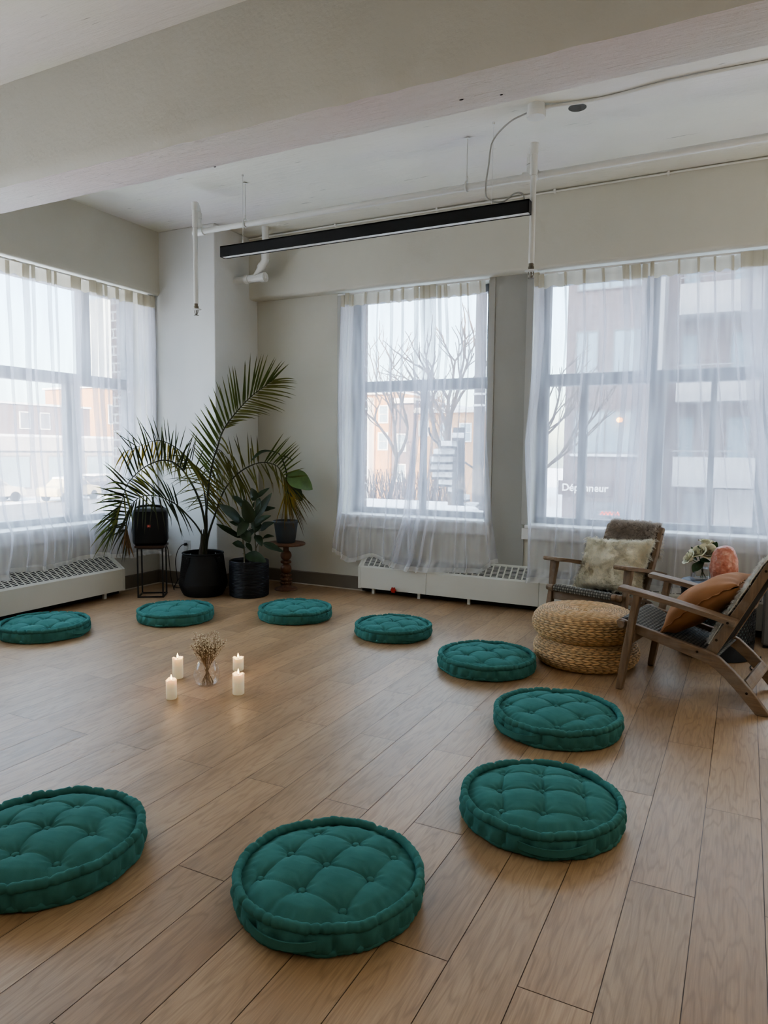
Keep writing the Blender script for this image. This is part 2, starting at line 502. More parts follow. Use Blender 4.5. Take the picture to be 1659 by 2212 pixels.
bb('baseboard_left', (XL,4.143,0), (XL,CY,0), (1,0,0), 'taupe baseboard on the left wall past the radiator')

# windows
def bars(parent, lst, name='frame_bar', m=None):
    mb = MB()
    for lo, hi in lst: mb.box(lo, hi)
    return mb.build(name, m or M_frame, parent, smooth=False, bevel=.004)
def win(name, label, horiz, a0, a1, z0, z1, mull_lo, mull_up, axis):
    root = bpy.data.objects.new(name, None); COL.objects.link(root); tag(root, label, 'window', kind='structure')
    def B(a, b, zl, zh, d0=-.035, d1=.035):
        if axis == 'y': return ((a, YG+d0, zl), (b, YG+d1, zh))
        return ((XG-d1, a, zl), (XG-d0, b, zh))
    fw = .075
    bars(root, [B(a0, a0+fw, z0, z1), B(a1-fw, a1, z0, z1), B(a0, a1, z0, z0+.05), B(a0, a1, z1-.06, z1)], 'window_frame')
    bars(root, [B(a0+fw, a1-fw, 1.703, 1.792, -.04, .04)], 'transom')
    for (p, w) in mull_lo: bars(root, [B(p-w/2, p+w/2, z0+.05, 1.703, -.03, .03)], 'mullion')
    for (p, w) in mull_up: bars(root, [B(p-w/2, p+w/2, 1.792, z1-.06, -.03, .03)], 'mullion')
    xs = sorted([a0+fw] + [p for p, w in mull_lo] + [a1-fw])
    for a, b in zip(xs[:-1], xs[1:]):
        mb = MB(); lo, hi = B(a, b, z0+.04, 1.71, -.003, .003)
        mb.box(lo, hi); mb.build('pane', M_pane, root, smooth=False)
    xs = sorted([a0+fw] + [p for p, w in mull_up] + [a1-fw])
    for a, b in zip(xs[:-1], xs[1:]):
        mb = MB(); lo, hi = B(a, b, 1.785, z1-.05, -.003, .003)
        mb.box(lo, hi); mb.build('pane', M_pane, root, smooth=False)
    # sill board and apron
    mb = MB()
    if axis == 'y':
        mb.box((a0-.02, YB-.035, z0-.022), (a1+.02, YG-.03, z0+.002)); mb.box((a0-.045, YB-.018, z0-.11), (a1+.045, YB, z0-.022))
    else:
        mb.box((XG+.03, a0-.02, z0-.022), (XL+.035, a1+.02, z0+.002)); mb.box((XL, a0-.04, z0-.11), (XL+.018, a1+.04, z0-.022))
    mb.build('window_sill', M_trim, root, smooth=False, bevel=.004)
    # casing strips round the opening
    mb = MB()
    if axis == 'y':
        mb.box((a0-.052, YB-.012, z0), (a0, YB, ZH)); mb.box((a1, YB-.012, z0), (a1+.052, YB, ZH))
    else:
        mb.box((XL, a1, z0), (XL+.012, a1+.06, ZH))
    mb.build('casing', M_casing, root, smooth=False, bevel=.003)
    return root
win('window_1', 'dark framed window in the left wall', 1, W1[0], W1[1], W1[2], W1[3], [(1.9,.08),(2.9,.06),(3.965,.05),(4.055,.04)], [(2.6,.08),(4.14,.10)], 'x')
win('window_2', 'dark framed window in the middle of the back wall', 1, W2[0], W2[1], W2[2], W2[3], [(-2.44,.045)], [], 'y')
win('window_3', 'wide dark framed window right of the wall pillar', 1, W3[0], W3[1], W3[2], W3[3], [(-1.12,.06),(-.60,.11),(-.228,.04),(.10,.10),(.75,.05),(1.2,.08)], [(-.66,.10),(.10,.10),(1.2,.08)], 'y')
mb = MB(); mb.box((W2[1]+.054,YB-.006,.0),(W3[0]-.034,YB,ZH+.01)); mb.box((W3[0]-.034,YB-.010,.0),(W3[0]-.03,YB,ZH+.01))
struct('trim_6', mb, plaster('shade_darkened_pillar', (.40,.395,.365), .1, 50, .7), 'flat pillar panel between the two back windows, greyed to paint in shade', 'pillar', smooth=False)  # pillar's darker look against the windows painted in as grey
# valance track the curtains hang from
for nm, lo, hi, lab in (('trim_3', (W2[0]-.02, YB-.062, ZH-.03), (W2[1]+.02, YB-.052, ZH-.018), 'thin white curtain track over the middle window'),
                   ('trim_4', (W3[0]-.02, YB-.062, ZH-.03), (W3[1], YB-.052, ZH-.018), 'thin white curtain track over the right window'),
                   ('trim_5', (XL+.035, W1[0], ZH-.03), (XL+.045, W1[1]+.04, ZH-.018), 'thin white curtain track over the left window')):
    mb = MB(); mb.box(lo, hi); struct(nm, mb, M_trim, lab, 'curtain track', smooth=False)
# ------------------------------------------------------------------ sheer curtains
M_sheer = sheer_mat('white_voile', (.88,.87,.925), .40, .58)
M_tape = sheer_mat('curtain_heading_tape', (.74,.70,.60), .88, .42, var=.05)
M_hem = sheer_mat('curtain_hem', (.90,.89,.88), .62, .55)

def interp(tab, z):
    """tab: list of (z, a), descending z"""
    if z >= tab[0][0]: return tab[0][1]
    for (z0, a0), (z1, a1) in zip(tab[:-1], tab[1:]):
        if z >= z1:
            t = (z0-z)/(z0-z1); return lerp(a0, a1, t)
    return tab[-1][1]

def curtain(label, frame, left, right, hem, depth, folds, seed, ztop=2.498, nu=420, nv=64, waves=9, wamp=.004, group='sheer curtain panels', slack=1.0):
    r = random.Random(seed)
    root = thing('sheer_curtain', label, 'curtain', group=group)
    fl = [(t, w*1.45, h*1.12, d*1.2) for (t, w, h, d) in folds]
    ph = [r.uniform(0, 6.28) for _ in range(6)]
    def point(t, v):
        # v: 0 top .. 1 hem
        zt = ztop - .012*(abs(math.sin(t*waves*PI*1.0+ph[0]))**1.5) * (1 if v < .06 else max(0, 1-(v-.06)*9))
        zb = hem(t)
        zt -= .006*math.sin(t*waves*2.3*PI+ph[4])
        z = lerp(zt, zb, v)
        a0, a1 = interp(left, z), interp(right, z)
        grow = .75 + .9*v
        x = t; d = 0
        for (tk, w, h, dd) in fl:
            ww = w*(.75+.6*v)
            q = (t-tk - .012*math.sin(v*3+tk*20)*v)/ww
            if abs(q) < 3:
                e = math.exp(-q*q)
                x -= h*w*q*e*1.6*(1-.35*v)
                d += dd*e*(.7+.6*v)
        s = math.sin(t*waves*2*PI+ph[1]+.8*math.sin(v*2.2+t*5)) + .35*math.sin(t*waves*3.1*PI+ph[2]+v*1.3)
        d += wamp*(s+1.5)*(.55+.7*v)
        x += .006*math.sin(t*31+ph[3]+v*2.5)*v
        a = lerp(a0, a1, x)
        a += .008*noise.noise((t*6, v*4, seed))
        d += depth(z) + .004*noise.noise((t*8, v*7, seed+5))
        return frame(a, d, z)
    def grid(v0, v1, n, name, m, parent):
        mb = MB(); vs = [point(i/nu, lerp(v0, v1, j/n)) for j in range(n+1) for i in range(nu+1)]
        fs = [(j*(nu+1)+i, j*(nu+1)+i+1, (j+1)*(nu+1)+i+1, (j+1)*(nu+1)+i) for j in range(n) for i in range(nu)]
        mb.add(vs, fs); return mb.build(name, m, parent, angle=180)
    vt = .043
    grid(0, vt, 5, 'heading_tape', M_tape, root)
    grid(vt, .985, nv, 'sheer_panel', M_sheer, root)
    grid(.985, 1, 2, 'hem', M_hem, root)
    return root
def fback(a, d, z): return (a, YB-d, z)
def fleft(a, d, z): return (XL+d, a, z)
def dback(z):
    base = .045
    need = (.345-z)/.115*.124+.022
    return max(base, need, base if z > .62 else base+.012) if z > .6 else max(base+.03*sstep(.66, .45, z), need)
def dleft(z):
    base = .045
    need = (.35-z)/.115*.19+.03
    return max(base+.05*sstep(.75, .45, z), need)
def rnd_folds(seed, n, lo=.03, hi=.97, h=(2.0, 3.2), w=(.007, .014)):
    r = random.Random(seed); out = []
    for k in range(n):
        t = lo+(hi-lo)*(k+r.uniform(.1, .9))/n
        out.append((t, r.uniform(*w), r.uniform(*h), r.uniform(.012, .03)))
    return out

# middle window
curtain('left of the two sheer curtain panels on the middle window, falling beside the radiator end', fback,
    [(2.5,-3.09),(1.6,-3.115),(.9,-3.10),(.6,-3.13),(.35,-3.155)], [(2.5,-2.37),(1.5,-2.36),(.6,-2.40),(.2,-2.36)],
    lambda t: .335-.085*sstep(0,.25,t)+.06*math.exp(-((t-.5)/.16)**2)-.02*sstep(.6,1,t), dback,
    [(.03,.012,2.6,.02),(.09,.012,2.8,.03),(.15,.010,2.6,.02),(.33,.008,2.4,.02),(.485,.007,2.0,.015),(.66,.010,2.6,.02),(.80,.009,2.3,.02),(.965,.012,2.8,.03)], 21, waves=7)
curtain('right of the two sheer curtain panels on the middle window, draped over the radiator', fback,
    [(2.5,-2.36),(2.06,-2.345),(1.55,-2.39),(.97,-2.47),(.63,-2.51),(.28,-2.60)], [(2.5,-1.83),(2.03,-1.80),(1.3,-1.795),(.67,-1.735),(.28,-1.655)],
    lambda t: .245-.012*math.sin(t*6)+.10*sstep(.82,1.0,t)+.02*sstep(.2,0,t), dback,
    [(.03,.016,2.9,.03),(.10,.020,3.2,.03),(.20,.018,3.0,.03),(.30,.012,2.7,.03),(.40,.012,2.7,.02),(.62,.008,2.2,.02),(.74,.008,2.2,.02),(.93,.008,2.3,.02)], 22, waves=6)
# right window
curtain('leftmost sheer curtain panel on the wide right window, beside the wall pillar', fback,
    [(2.5,-1.455),(2.05,-1.445),(1.27,-1.495),(.7,-1.465),(.24,-1.44)], [(2.5,-.69),(2.0,-.65),(1.57,-.655),(.9,-.69),(.2,-.72)],
    lambda t: .232+.02*t, dback,
    [(.03,.012,2.7,.02),(.075,.012,2.8,.03),(.30,.007,2.1,.02),(.47,.008,2.2,.02),(.64,.008,2.2,.02),(.84,.014,2.6,.03),(.93,.016,3.0,.03)], 23, waves=6)
curtain('middle sheer curtain panel on the wide right window, behind the shaggy cushion chair', fback,
    [(2.51,-.70),(2.0,-.70),(1.5,-.71),(.9,-.745),(.2,-.80)], [(2.51,-.06),(2.05,-.03),(1.5,.06),(1.0,.16),(.7,.22),(.2,.28)],
    lambda t: .25, dback,
    [(.03,.012,2.8,.03),(.10,.010,2.5,.02),(.36,.007,2.1,.02),(.55,.008,2.2,.02),(.70,.007,2.0,.02),(.86,.008,2.2,.02)], 24, waves=7)
curtain('rightmost sheer curtain panel on the wide right window, cut by the photo edge', fback,
    [(2.52,-.085),(2.06,-.07),(1.5,-.02),(1.05,.045),(.7,.11),(.2,.18)], [(2.52,.75),(1.5,.78),(.2,.86)],
    lambda t: .25, dback,
    [(.025,.018,3.0,.03),(.09,.018,3.1,.03),(.16,.014,2.8,.03),(.27,.012,2.6,.02),(.38,.01,2.5,.02),(.6,.01,2.5,.02),(.8,.01,2.5,.02)], 25, waves=7)
# left window
curtain('broad sheer curtain panel on the left window next to the corner pier', fleft,
    [(2.5,3.17),(1.58,3.17),(1.09,3.19),(.72,3.22),(.59,3.24),(.2,3.17)], [(2.5,4.67),(1.7,4.66),(1.2,4.665),(.75,4.68),(.2,4.70)],
    lambda t: .325-.02*math.sin(t*9)-.03*sstep(.5,.62,t)+.02*sstep(.72,.8,t)-.04*sstep(.85,1,t), dleft,
    [(.08,.006,2.3,.02),(.17,.008,2.7,.03),(.215,.006,2.3,.02),(.30,.007,2.5,.02),(.335,.005,2.0,.015),(.45,.012,3.0,.03),(.56,.010,2.8,.03),(.60,.009,2.6,.03),(.645,.006,2.2,.02),(.72,.006,2.4,.02),(.80,.012,2.8,.03),(.885,.010,2.8,.03),(.93,.012,3.0,.03),(.97,.010,2.8,.03)], 26, nu=640, waves=12)
curtain('sheer curtain panel at the left edge of the photo, hanging over the long radiator', fleft,
    [(2.5,1.4),(.2,1.4)], [(2.5,3.16),(1.58,3.165),(1.09,3.19),(.72,3.235),(.6,3.27),(.3,3.20),(.2,3.17)],
    lambda t: .29, dleft,
    rnd_folds(5, 9)+[(.955,.010,2.8,.03),(.985,.008,2.6,.03)], 27, nu=480, waves=11)
# ------------------------------------------------------------------ teal floor cushions
def velvet():
    m, nt, b, L = new_mat('teal_velvet')
    vec = coords(nt)
    n = noise_node(nt, vec, 14, 4); n2 = noise_node(nt, vec, 420, 3, .6)
    c = ramp(nt, n.outputs['Fac'], [(.3, (.056,.175,.158)), (.7, (.075,.218,.198))])
    L.new(c, b.inputs['Base Color'])
    b.inputs['Roughness'].default_value = .85; b.inputs['Specular IOR Level'].default_value = .15
    b.inputs['Sheen Weight'].default_value = .18; b.inputs['Sheen Roughness'].default_value = .45
    b.inputs['Sheen Tint'].default_value = (.20,.55,.50,1)
    bump(nt, b, n2.outputs['Fac'], .15, .0015)
    return m
M_velvet = velvet()

def cushion_meshes(seed, grid=.126, rows=3, flat=0.0, skew=.10):
    r = random.Random(seed)
    R = .243; H = .074
    btn = []
    for i in range(rows):
        for j in range(rows):
            u, v = (i-(rows-1)/2), (j-(rows-1)/2)
            btn.append((u*grid + v*grid*skew + r.uniform(-.006,.006), v*grid - u*grid*.05 + r.uniform(-.006,.006)))
    # pleats: between grid neighbours, and from outer buttons to the rim
    segs = []
    for i, p in enumerate(btn):
        for q in btn[i+1:]:
            dd = math.hypot(p[0]-q[0], p[1]-q[1])
            if dd < grid*1.2: segs.append((p, q, 1.0))
    for p in btn:
        a = math.atan2(p[1], p[0]); d = math.hypot(*p)
        if d > grid*.6:
            for da in ((-.28, .28) if d > grid*1.2 else (-.12,)):
                aa = a + da*r.uniform(.8, 1.3)
                segs.append((p, ((R-.004)*math.cos(aa), (R-.004)*math.sin(aa)), .75))
    def top(x, y):
        rr = math.hypot(x, y)/R
        base = H + .029*(1-rr**2.4) if rr < 1 else H
        puff = 0.0
        dmin = 9; crease = 0.0
        for (bx, by) in btn:
            d2 = (x-bx)**2+(y-by)**2
            dmin = min(dmin, d2)
        dm = math.sqrt(dmin)
        base -= .0135*math.exp(-(dm/.034)**1.3)*(1-flat) + .004*math.exp(-(dm/.013)**2)
        for (p, q, k) in segs:
            dx, dy = q[0]-p[0], q[1]-p[1]; l2 = dx*dx+dy*dy
            t = ((x-p[0])*dx+(y-p[1])*dy)/l2
            if -.02 < t < 1.02:
                # pleats bow slightly
                bow = .006*math.sin(PI*max(0, min(1, t)))
                l = math.sqrt(l2)
                d = abs(((x-p[0])*dy-(y-p[1])*dx)/l - bow)
                if d < .04:
                    e = k*(1-flat*.8)*(.0090*math.exp(-(d/.022)**1.3) + .0075*math.exp(-(d/.0036)**2))*(.55+.45*math.exp(-(max(0,min(t,1-t))*l/.022)**1.5) if k == 1 else .5+.5*math.exp(-(max(0,t)*l/.03)**1.5))
                    if t > .5 and k < 1: e *= max(.25, 1.3-t*.9)
                    crease = max(crease, e)
        base -= crease
        # fine radiating gathers around each button and along the rim
        ang = math.atan2(y, x)
        for (bx, by) in btn:
            d = math.hypot(x-bx, y-by)
            if d < .06:
                aa = math.atan2(y-by, x-bx)
                base += .0020*math.sin(aa*8+bx*90)*math.exp(-((d-.022)/.014)**2)*(1-flat)
        edge = sstep(.78, .97, rr)
        base -= edge*.012
        base += .0020*math.sin(ang*38+3*math.sin(ang*5+seed))*sstep(.72, .95, rr)
        return base
    # body: rings from the centre to the rim, down the gathered side, under
    nseg = 192; vs = [(0, 0, top(0, 0))]; fs = []
    rings = []
    for k in range(1, 61):
        rr = R*(k/60)**.92
        rings.append([(rr*math.cos(2*PI*i/nseg), rr*math.sin(2*PI*i/nseg), top(rr*math.cos(2*PI*i/nseg), rr*math.sin(2*PI*i/nseg))) for i in range(nseg)])
    gath = [r.uniform(0, 6.28) for _ in range(4)]
    tuft = 24
    for k in range(1, 19):
        t = k/18; ring = []
        for i in range(nseg):
            a = 2*PI*i/nseg
            out = .010*math.sin(PI*t)**.6
            # side tufts: pillows between pinches at mid height, vertical gathers
            ga = a*tuft + .9*math.sin(a*3+gath[0])
            pinch = abs(math.sin(ga/2))**.55
            out += .0105*(pinch-.6)*math.sin(PI*t)**.5*(1+.5*math.sin(a*7+gath[2]))
            out -= .0035*math.exp(-((t-.5)/.22)**2)*(math.cos(ga*1.0)*.5+.5)**2
            out += .0022*math.sin(a*61+gath[1]+t*4)*math.sin(PI*t)
            rr = R+.003+out
            z = lerp(H-.010, .006, t)
            ring.append((rr*math.cos(a), rr*math.sin(a), z))
        rings.append(ring)
    rings.append([(R*.9*math.cos(2*PI*i/nseg), R*.9*math.sin(2*PI*i/nseg), .001) for i in range(nseg)])
    for ring in rings: vs.extend(ring)
    for i in range(nseg): fs.append((0, 1+i, 1+(i+1) % nseg))
    for k in range(len(rings)-1):
        for i in range(nseg):
            i2 = (i+1) % nseg
            fs.append((1+k*nseg+i, 1+(k+1)*nseg+i, 1+(k+1)*nseg+i2, 1+k*nseg+i2))
    fs.append(tuple(1+(len(rings)-1)*nseg+i for i in reversed(range(nseg))))
    body = MB(); body.add(vs, fs)
    def piping(z, rad, R0, ph):
        mb = MB(); n, m = 360, 12; vs = []; fs = []
        rp = random.Random(int(ph*10)); pins = []
        a = 0
        while a < 2*PI: pins.append((a, rp.uniform(.2, 1.0), rp.uniform(.010, .022))); a += rp.uniform(.09, .27)
        for i in range(n):
            a = 2*PI*i/n
            pin = 0
            for (pa, ps, pw) in pins:
                d = (a-pa+PI) % (2*PI)-PI
                if abs(d) < .1: pin = max(pin, ps*math.exp(-(d/pw)**2))
            rad2 = rad*(1+.10*noise.noise((math.cos(a)*5, math.sin(a)*5, ph)) - .30*pin)
            ro = R0 + .004*noise.noise((math.cos(a)*3, math.sin(a)*3, ph+4)) - .003*pin
            zo = z + .006*noise.noise((math.cos(a)*3.5, math.sin(a)*3.5, ph+9)) - .003*pin
            for j in range(m):
                b = 2*PI*j/m
                wr = 1+.10*math.sin(b*2+a*61)*.6
                vs.append(((ro+rad2*1.05*wr*math.cos(b))*math.cos(a), (ro+rad2*1.05*wr*math.cos(b))*math.sin(a), zo+rad2*1.15*wr*math.sin(b)))
        for i in range(n):
            i2 = (i+1) % n
            for j in range(m):
                j2 = (j+1) % m
                fs.append((i*m+j, i2*m+j, i2*m+j2, i*m+j2))
        mb.add(vs, fs); return mb
    p1 = piping(H-.004, .0118, R+.002, 1.0+seed); p2 = piping(.0125, .0095, R+.002, 2.0+seed)
    btns = []
    for (bx, by) in btn:
        z = top(bx, by)
        mb = MB(); mb.lathe([(.0,-.010),(.0105,-.009),(.0115,.002),(.009,.006),(.005,.0078),(.0,.0082)], 20, (bx, by, z+.0100), False, False)
        btns.append(mb)
    hd = MB()
    pts = []
    n = 24
    a0 = -PI/2-.42; a1 = -PI/2+.42
    for i in range(n+1):
        t = i/n; a = lerp(a0, a1, t)
        rr = R+.010+.010*math.sin(PI*t)**.5; sag = -.010*math.sin(PI*t)
        pts.append((rr, a, .040+sag))
    vs = []; fs = []
    for (rr, a, z) in pts:
        for dr, dz in ((0,-.011),(.004,-.011),(.004,.011),(0,.011)):
            vs.append(((rr+dr)*math.cos(a), (rr+dr)*math.sin(a), z+dz))
    for i in range(n):
        for j in range(4):
            fs.append((i*4+j, (i+1)*4+j, (i+1)*4+(j+1) % 4, i*4+(j+1) % 4))
    fs += [(0,1,2,3), (4*n+3, 4*n+2, 4*n+1, 4*n)]
    hd.add(vs, fs)
    return body, p1, p2, btns, hd

def make_cushion(seed, label, loc, rz, sc=1.0, **kw):
    root = thing('floor_cushion', label, 'cushion', loc, rz, 'teal floor cushions set in a ring')
    body, p1, p2, btns, hd = cushion_meshes(seed, **kw)
    body.build('cushion_body', M_velvet, root, angle=180)
    p1.build('piping', M_velvet, root, angle=180); p2.build('piping', M_velvet, root, angle=180)
    for b in btns: b.build('button', M_velvet, root)
    hd.build('handle', M_velvet, root, fix=True)
    root.scale = (sc, sc, sc)
    return root
G_C = 'teal floor cushions set in a ring'
cA = make_cushion(1, 'nearest whole teal tufted cushion, in the lower middle of the floor', (-.957,1.572,0), math.radians(2), 1.0)
cB = make_cushion(2, 'teal tufted cushion just right of the nearest one, second in the right-hand arc', (-.553,2.248,0), math.radians(22), 1.03)
cC = make_cushion(3, 'teal cushion with a puffed uneven top in front of the woven chair legs', (-.690,3.045,0), math.radians(-28), 1.07, flat=.15, grid=.135)
def cdup(src, label, loc, rz, sc):
    o = dup(src, loc, math.radians(rz), label); o.scale = (sc,)*3; return o
cdup(cB, 'teal cushion cut off by the left edge of the photo near the front', (-1.775,1.335,0), 200, 1.06)
cdup(cA, 'teal cushion on the floor left of the woven straw poufs', (-1.243,3.72,0), 150, 1.05)
cdup(cA, 'teal cushion in front of the radiator with the red valve', (-2.015,4.11,0), 60, .98)
cdup(cB, 'teal cushion in front of the ribbed black pot and pedestal', (-2.845,4.20,0), 75, 1.02)
cdup(cC, 'teal cushion in front of the black wire speaker stand', (-3.552,3.745,0), 210, 1.02)
cdup(cA, 'teal cushion beside the left radiator at the photo edge', (-4.0,3.035,0), 110, 1.07)
# ------------------------------------------------------------------ woven straw poufs
def straw_mat():
    m, nt, b, L = new_mat('woven_banana_straw')
    n = noise_node(nt, coords(nt), 60, 4)
    c = ramp(nt, n.outputs['Fac'], [(.3, (.62,.385,.185)), (.7, (.80,.545,.29))])
    a = nt.nodes.new('ShaderNodeAttribute'); a.attribute_name = 'tint'
    L.new(mixc(nt, 1.0, c, a.outputs['Color'], 'MULTIPLY'), b.inputs['Base Color'])
    b.inputs['Roughness'].default_value = .6
    bump(nt, b, noise_node(nt, coords(nt), 260, 3).outputs['Fac'], .25, .002)
    return m
M_straw = straw_mat()
def pouf_mesh():
    R, H = .292, .152
    prof = []   # (r, z, nr, nz) from the top centre outwards, down the side, back in underneath
    e = .076
    for i in range(40): 
        t = i/39; r = .012+(R-e-.012)*t; prof.append((r, H-.012*(1-t)**2+.004*math.sin(t*PI), 0, 1))
    for i in range(1, 44):
        a = PI/2-PI*i/43; prof.append((R-e+e*math.cos(a), H/2+ (H/2)*math.sin(a), math.cos(a), math.sin(a)))
    for i in range(1, 8): prof.append(((R-e)*(1-i/7*.9), 0.002, 0, -1))
    # resample by arc length
    pts = [(Vector((p[0], p[1])), Vector((p[2], p[3]))) for p in prof]
    cum = [0]
    for a, b in zip(pts[:-1], pts[1:]): cum.append(cum[-1]+(b[0]-a[0]).length)
    step = .0026; N = int(cum[-1]/step); row = .027; n = 460
    r2 = random.Random(5)
    rowtone = {}
    vs, fs, col = [], [], []
    j = 0
    for i in range(N+1):
        s = cum[-1]*i/N
        while j < len(cum)-2 and cum[j+1] < s: j += 1
        t = (s-cum[j])/max(1e-9, cum[j+1]-cum[j])
        p = pts[j][0].lerp(pts[j+1][0], t); nn = pts[j][1].lerp(pts[j+1][1], t).normalized()
        k = int(s/row); q = s/row-k
        cells = max(6, round(2*PI*max(p.x, .02)/.043))
        side = 0 if q < .5 else 1
        qq = q*2-side                       # 0..1 across half the plait
        for m in range(n):
            a = 2*PI*m/n
            ph = a/(2*PI)*cells + (.75*(qq-.5) if side == 0 else -.75*(qq-.5)) + side*.5 + k*.37
            cell = math.floor(ph); fr = ph-cell
            key = (k, side, cell % cells)
            if key not in rowtone: rowtone[key] = (r2.uniform(.78, 1.12), r2.uniform(-.05, .05))
            tone, dev = rowtone[key]
            leaf = math.sin(PI*fr)**.55
            across = math.sin(PI*qq)**.5 if 0 < qq < 1 else 0
            h = leaf*across
            d = .0095*h - .003
            vs.append(((p.x+nn.x*d)*math.cos(a), (p.x+nn.x*d)*math.sin(a), max(.0005, p.y+nn.y*d)))
            g = (.22+.80*min(1, h*1.25))*tone  # groove shade painted into the tint, times the random leaf tone
            col.append((g*(1+dev), g, g*(1-dev)))
    for i in range(N):
        for m in range(n):
            m2 = (m+1) % n
            fs.append((i*n+m, (i+1)*n+m, (i+1)*n+m2, i*n+m2))
    fs.append(tuple(range(n))); 
    mb = MB(); mb.add(vs, fs, col); return mb
pf = pouf_mesh().build('straw_pouf', M_straw, angle=180)
pf.location = (-.778, 4.105, 0); pf.rotation_euler = (0,0,.4)
tag(pf, 'round woven straw pouf resting on the floor, lower of the stacked pair', 'pouf', 'stacked straw poufs')
p2 = pf.copy(); COL.objects.link(p2); p2.location = (-.788, 4.108, .151); p2.rotation_euler = (0,0,2.1)
p2['label'] = 'round woven straw pouf lying on top of the other pouf'

# ------------------------------------------------------------------ wooden lounge chairs with woven cord
M_cwood = wood('weathered_acacia', (.125,.076,.044), (.33,.215,.125), along=0, rough=.62, weather=.5)
M_cwood_w = wood('weathered_acacia_cross', (.125,.076,.044), (.33,.215,.125), along=1, rough=.62, weather=.5)
M_cwood_z = wood('weathered_acacia_upright', (.125,.076,.044), (.33,.215,.125), along=2, rough=.62, weather=.5)
M_bolt = simple('bronze_bolt', (.06,.04,.028), .35, .8)
def cord_mat(name, c1, c2):
    m, nt, b, L = new_mat(name)
    a = nt.nodes.new('ShaderNodeAttribute'); a.attribute_name = 'tint'
    n = noise_node(nt, coords(nt), 90, 3)
    L.new(mixc(nt, 1, ramp(nt, n.outputs['Fac'], [(.3, c1), (.7, c2)]), a.outputs['Color'], 'MULTIPLY'), b.inputs['Base Color'])
    b.inputs['Roughness'].default_value = .75
    return m
M_cord = cord_mat('grey_green_cord', (.24,.225,.19), (.34,.32,.275))
M_cord_dark = cord_mat('black_cord', (.018,.017,.016), (.032,.03,.028))

def weave_sheet(path, w0, w1, pitch, amp, cols_per=4, thick=.006, plain=False):
    """sheet following path [(s,z)], corded across; checker weave bumps with dark gaps"""
    P = [Vector((a, b)) for a, b in path]
    cum = [0]
    for a, b in zip(P[:-1], P[1:]): cum.append(cum[-1]+(b-a).length)
    L_ = cum[-1]; ni = int(L_/pitch)*cols_per; nj = int((w1-w0)/pitch)*cols_per
    vs, fs, col = [], [], []
    j = 0
    for i in range(ni+1):
        s = L_*i/ni
        while j < len(cum)-2 and cum[j+1] < s: j += 1
        t = (s-cum[j])/max(1e-9, cum[j+1]-cum[j]); p = P[j].lerp(P[j+1], t)
        tg = (P[j+1]-P[j]).normalized(); nr = Vector((-tg.y, tg.x))
        for k in range(nj+1):
            w = lerp(w0, w1, k/nj)
            u = i/cols_per; v = k/cols_per
            if plain: h = abs(math.sin(PI*v))**.7
            else:
                h1 = math.sin(PI*u)*math.sin(PI*v); h = abs(h1)**.6*(1.0 if h1 > 0 else .62)
            d = amp*h
            vs.append((p.x+nr.x*d, w, p.y+nr.y*d))
            g = .12+.95*h
            col.append((g, g, g))
    for i in range(ni):
        for k in range(nj):
            fs.append((i*(nj+1)+k, i*(nj+1)+k+1, (i+1)*(nj+1)+k+1, (i+1)*(nj+1)+k))
    mb = MB(); mb.add(vs, fs, col); return mb

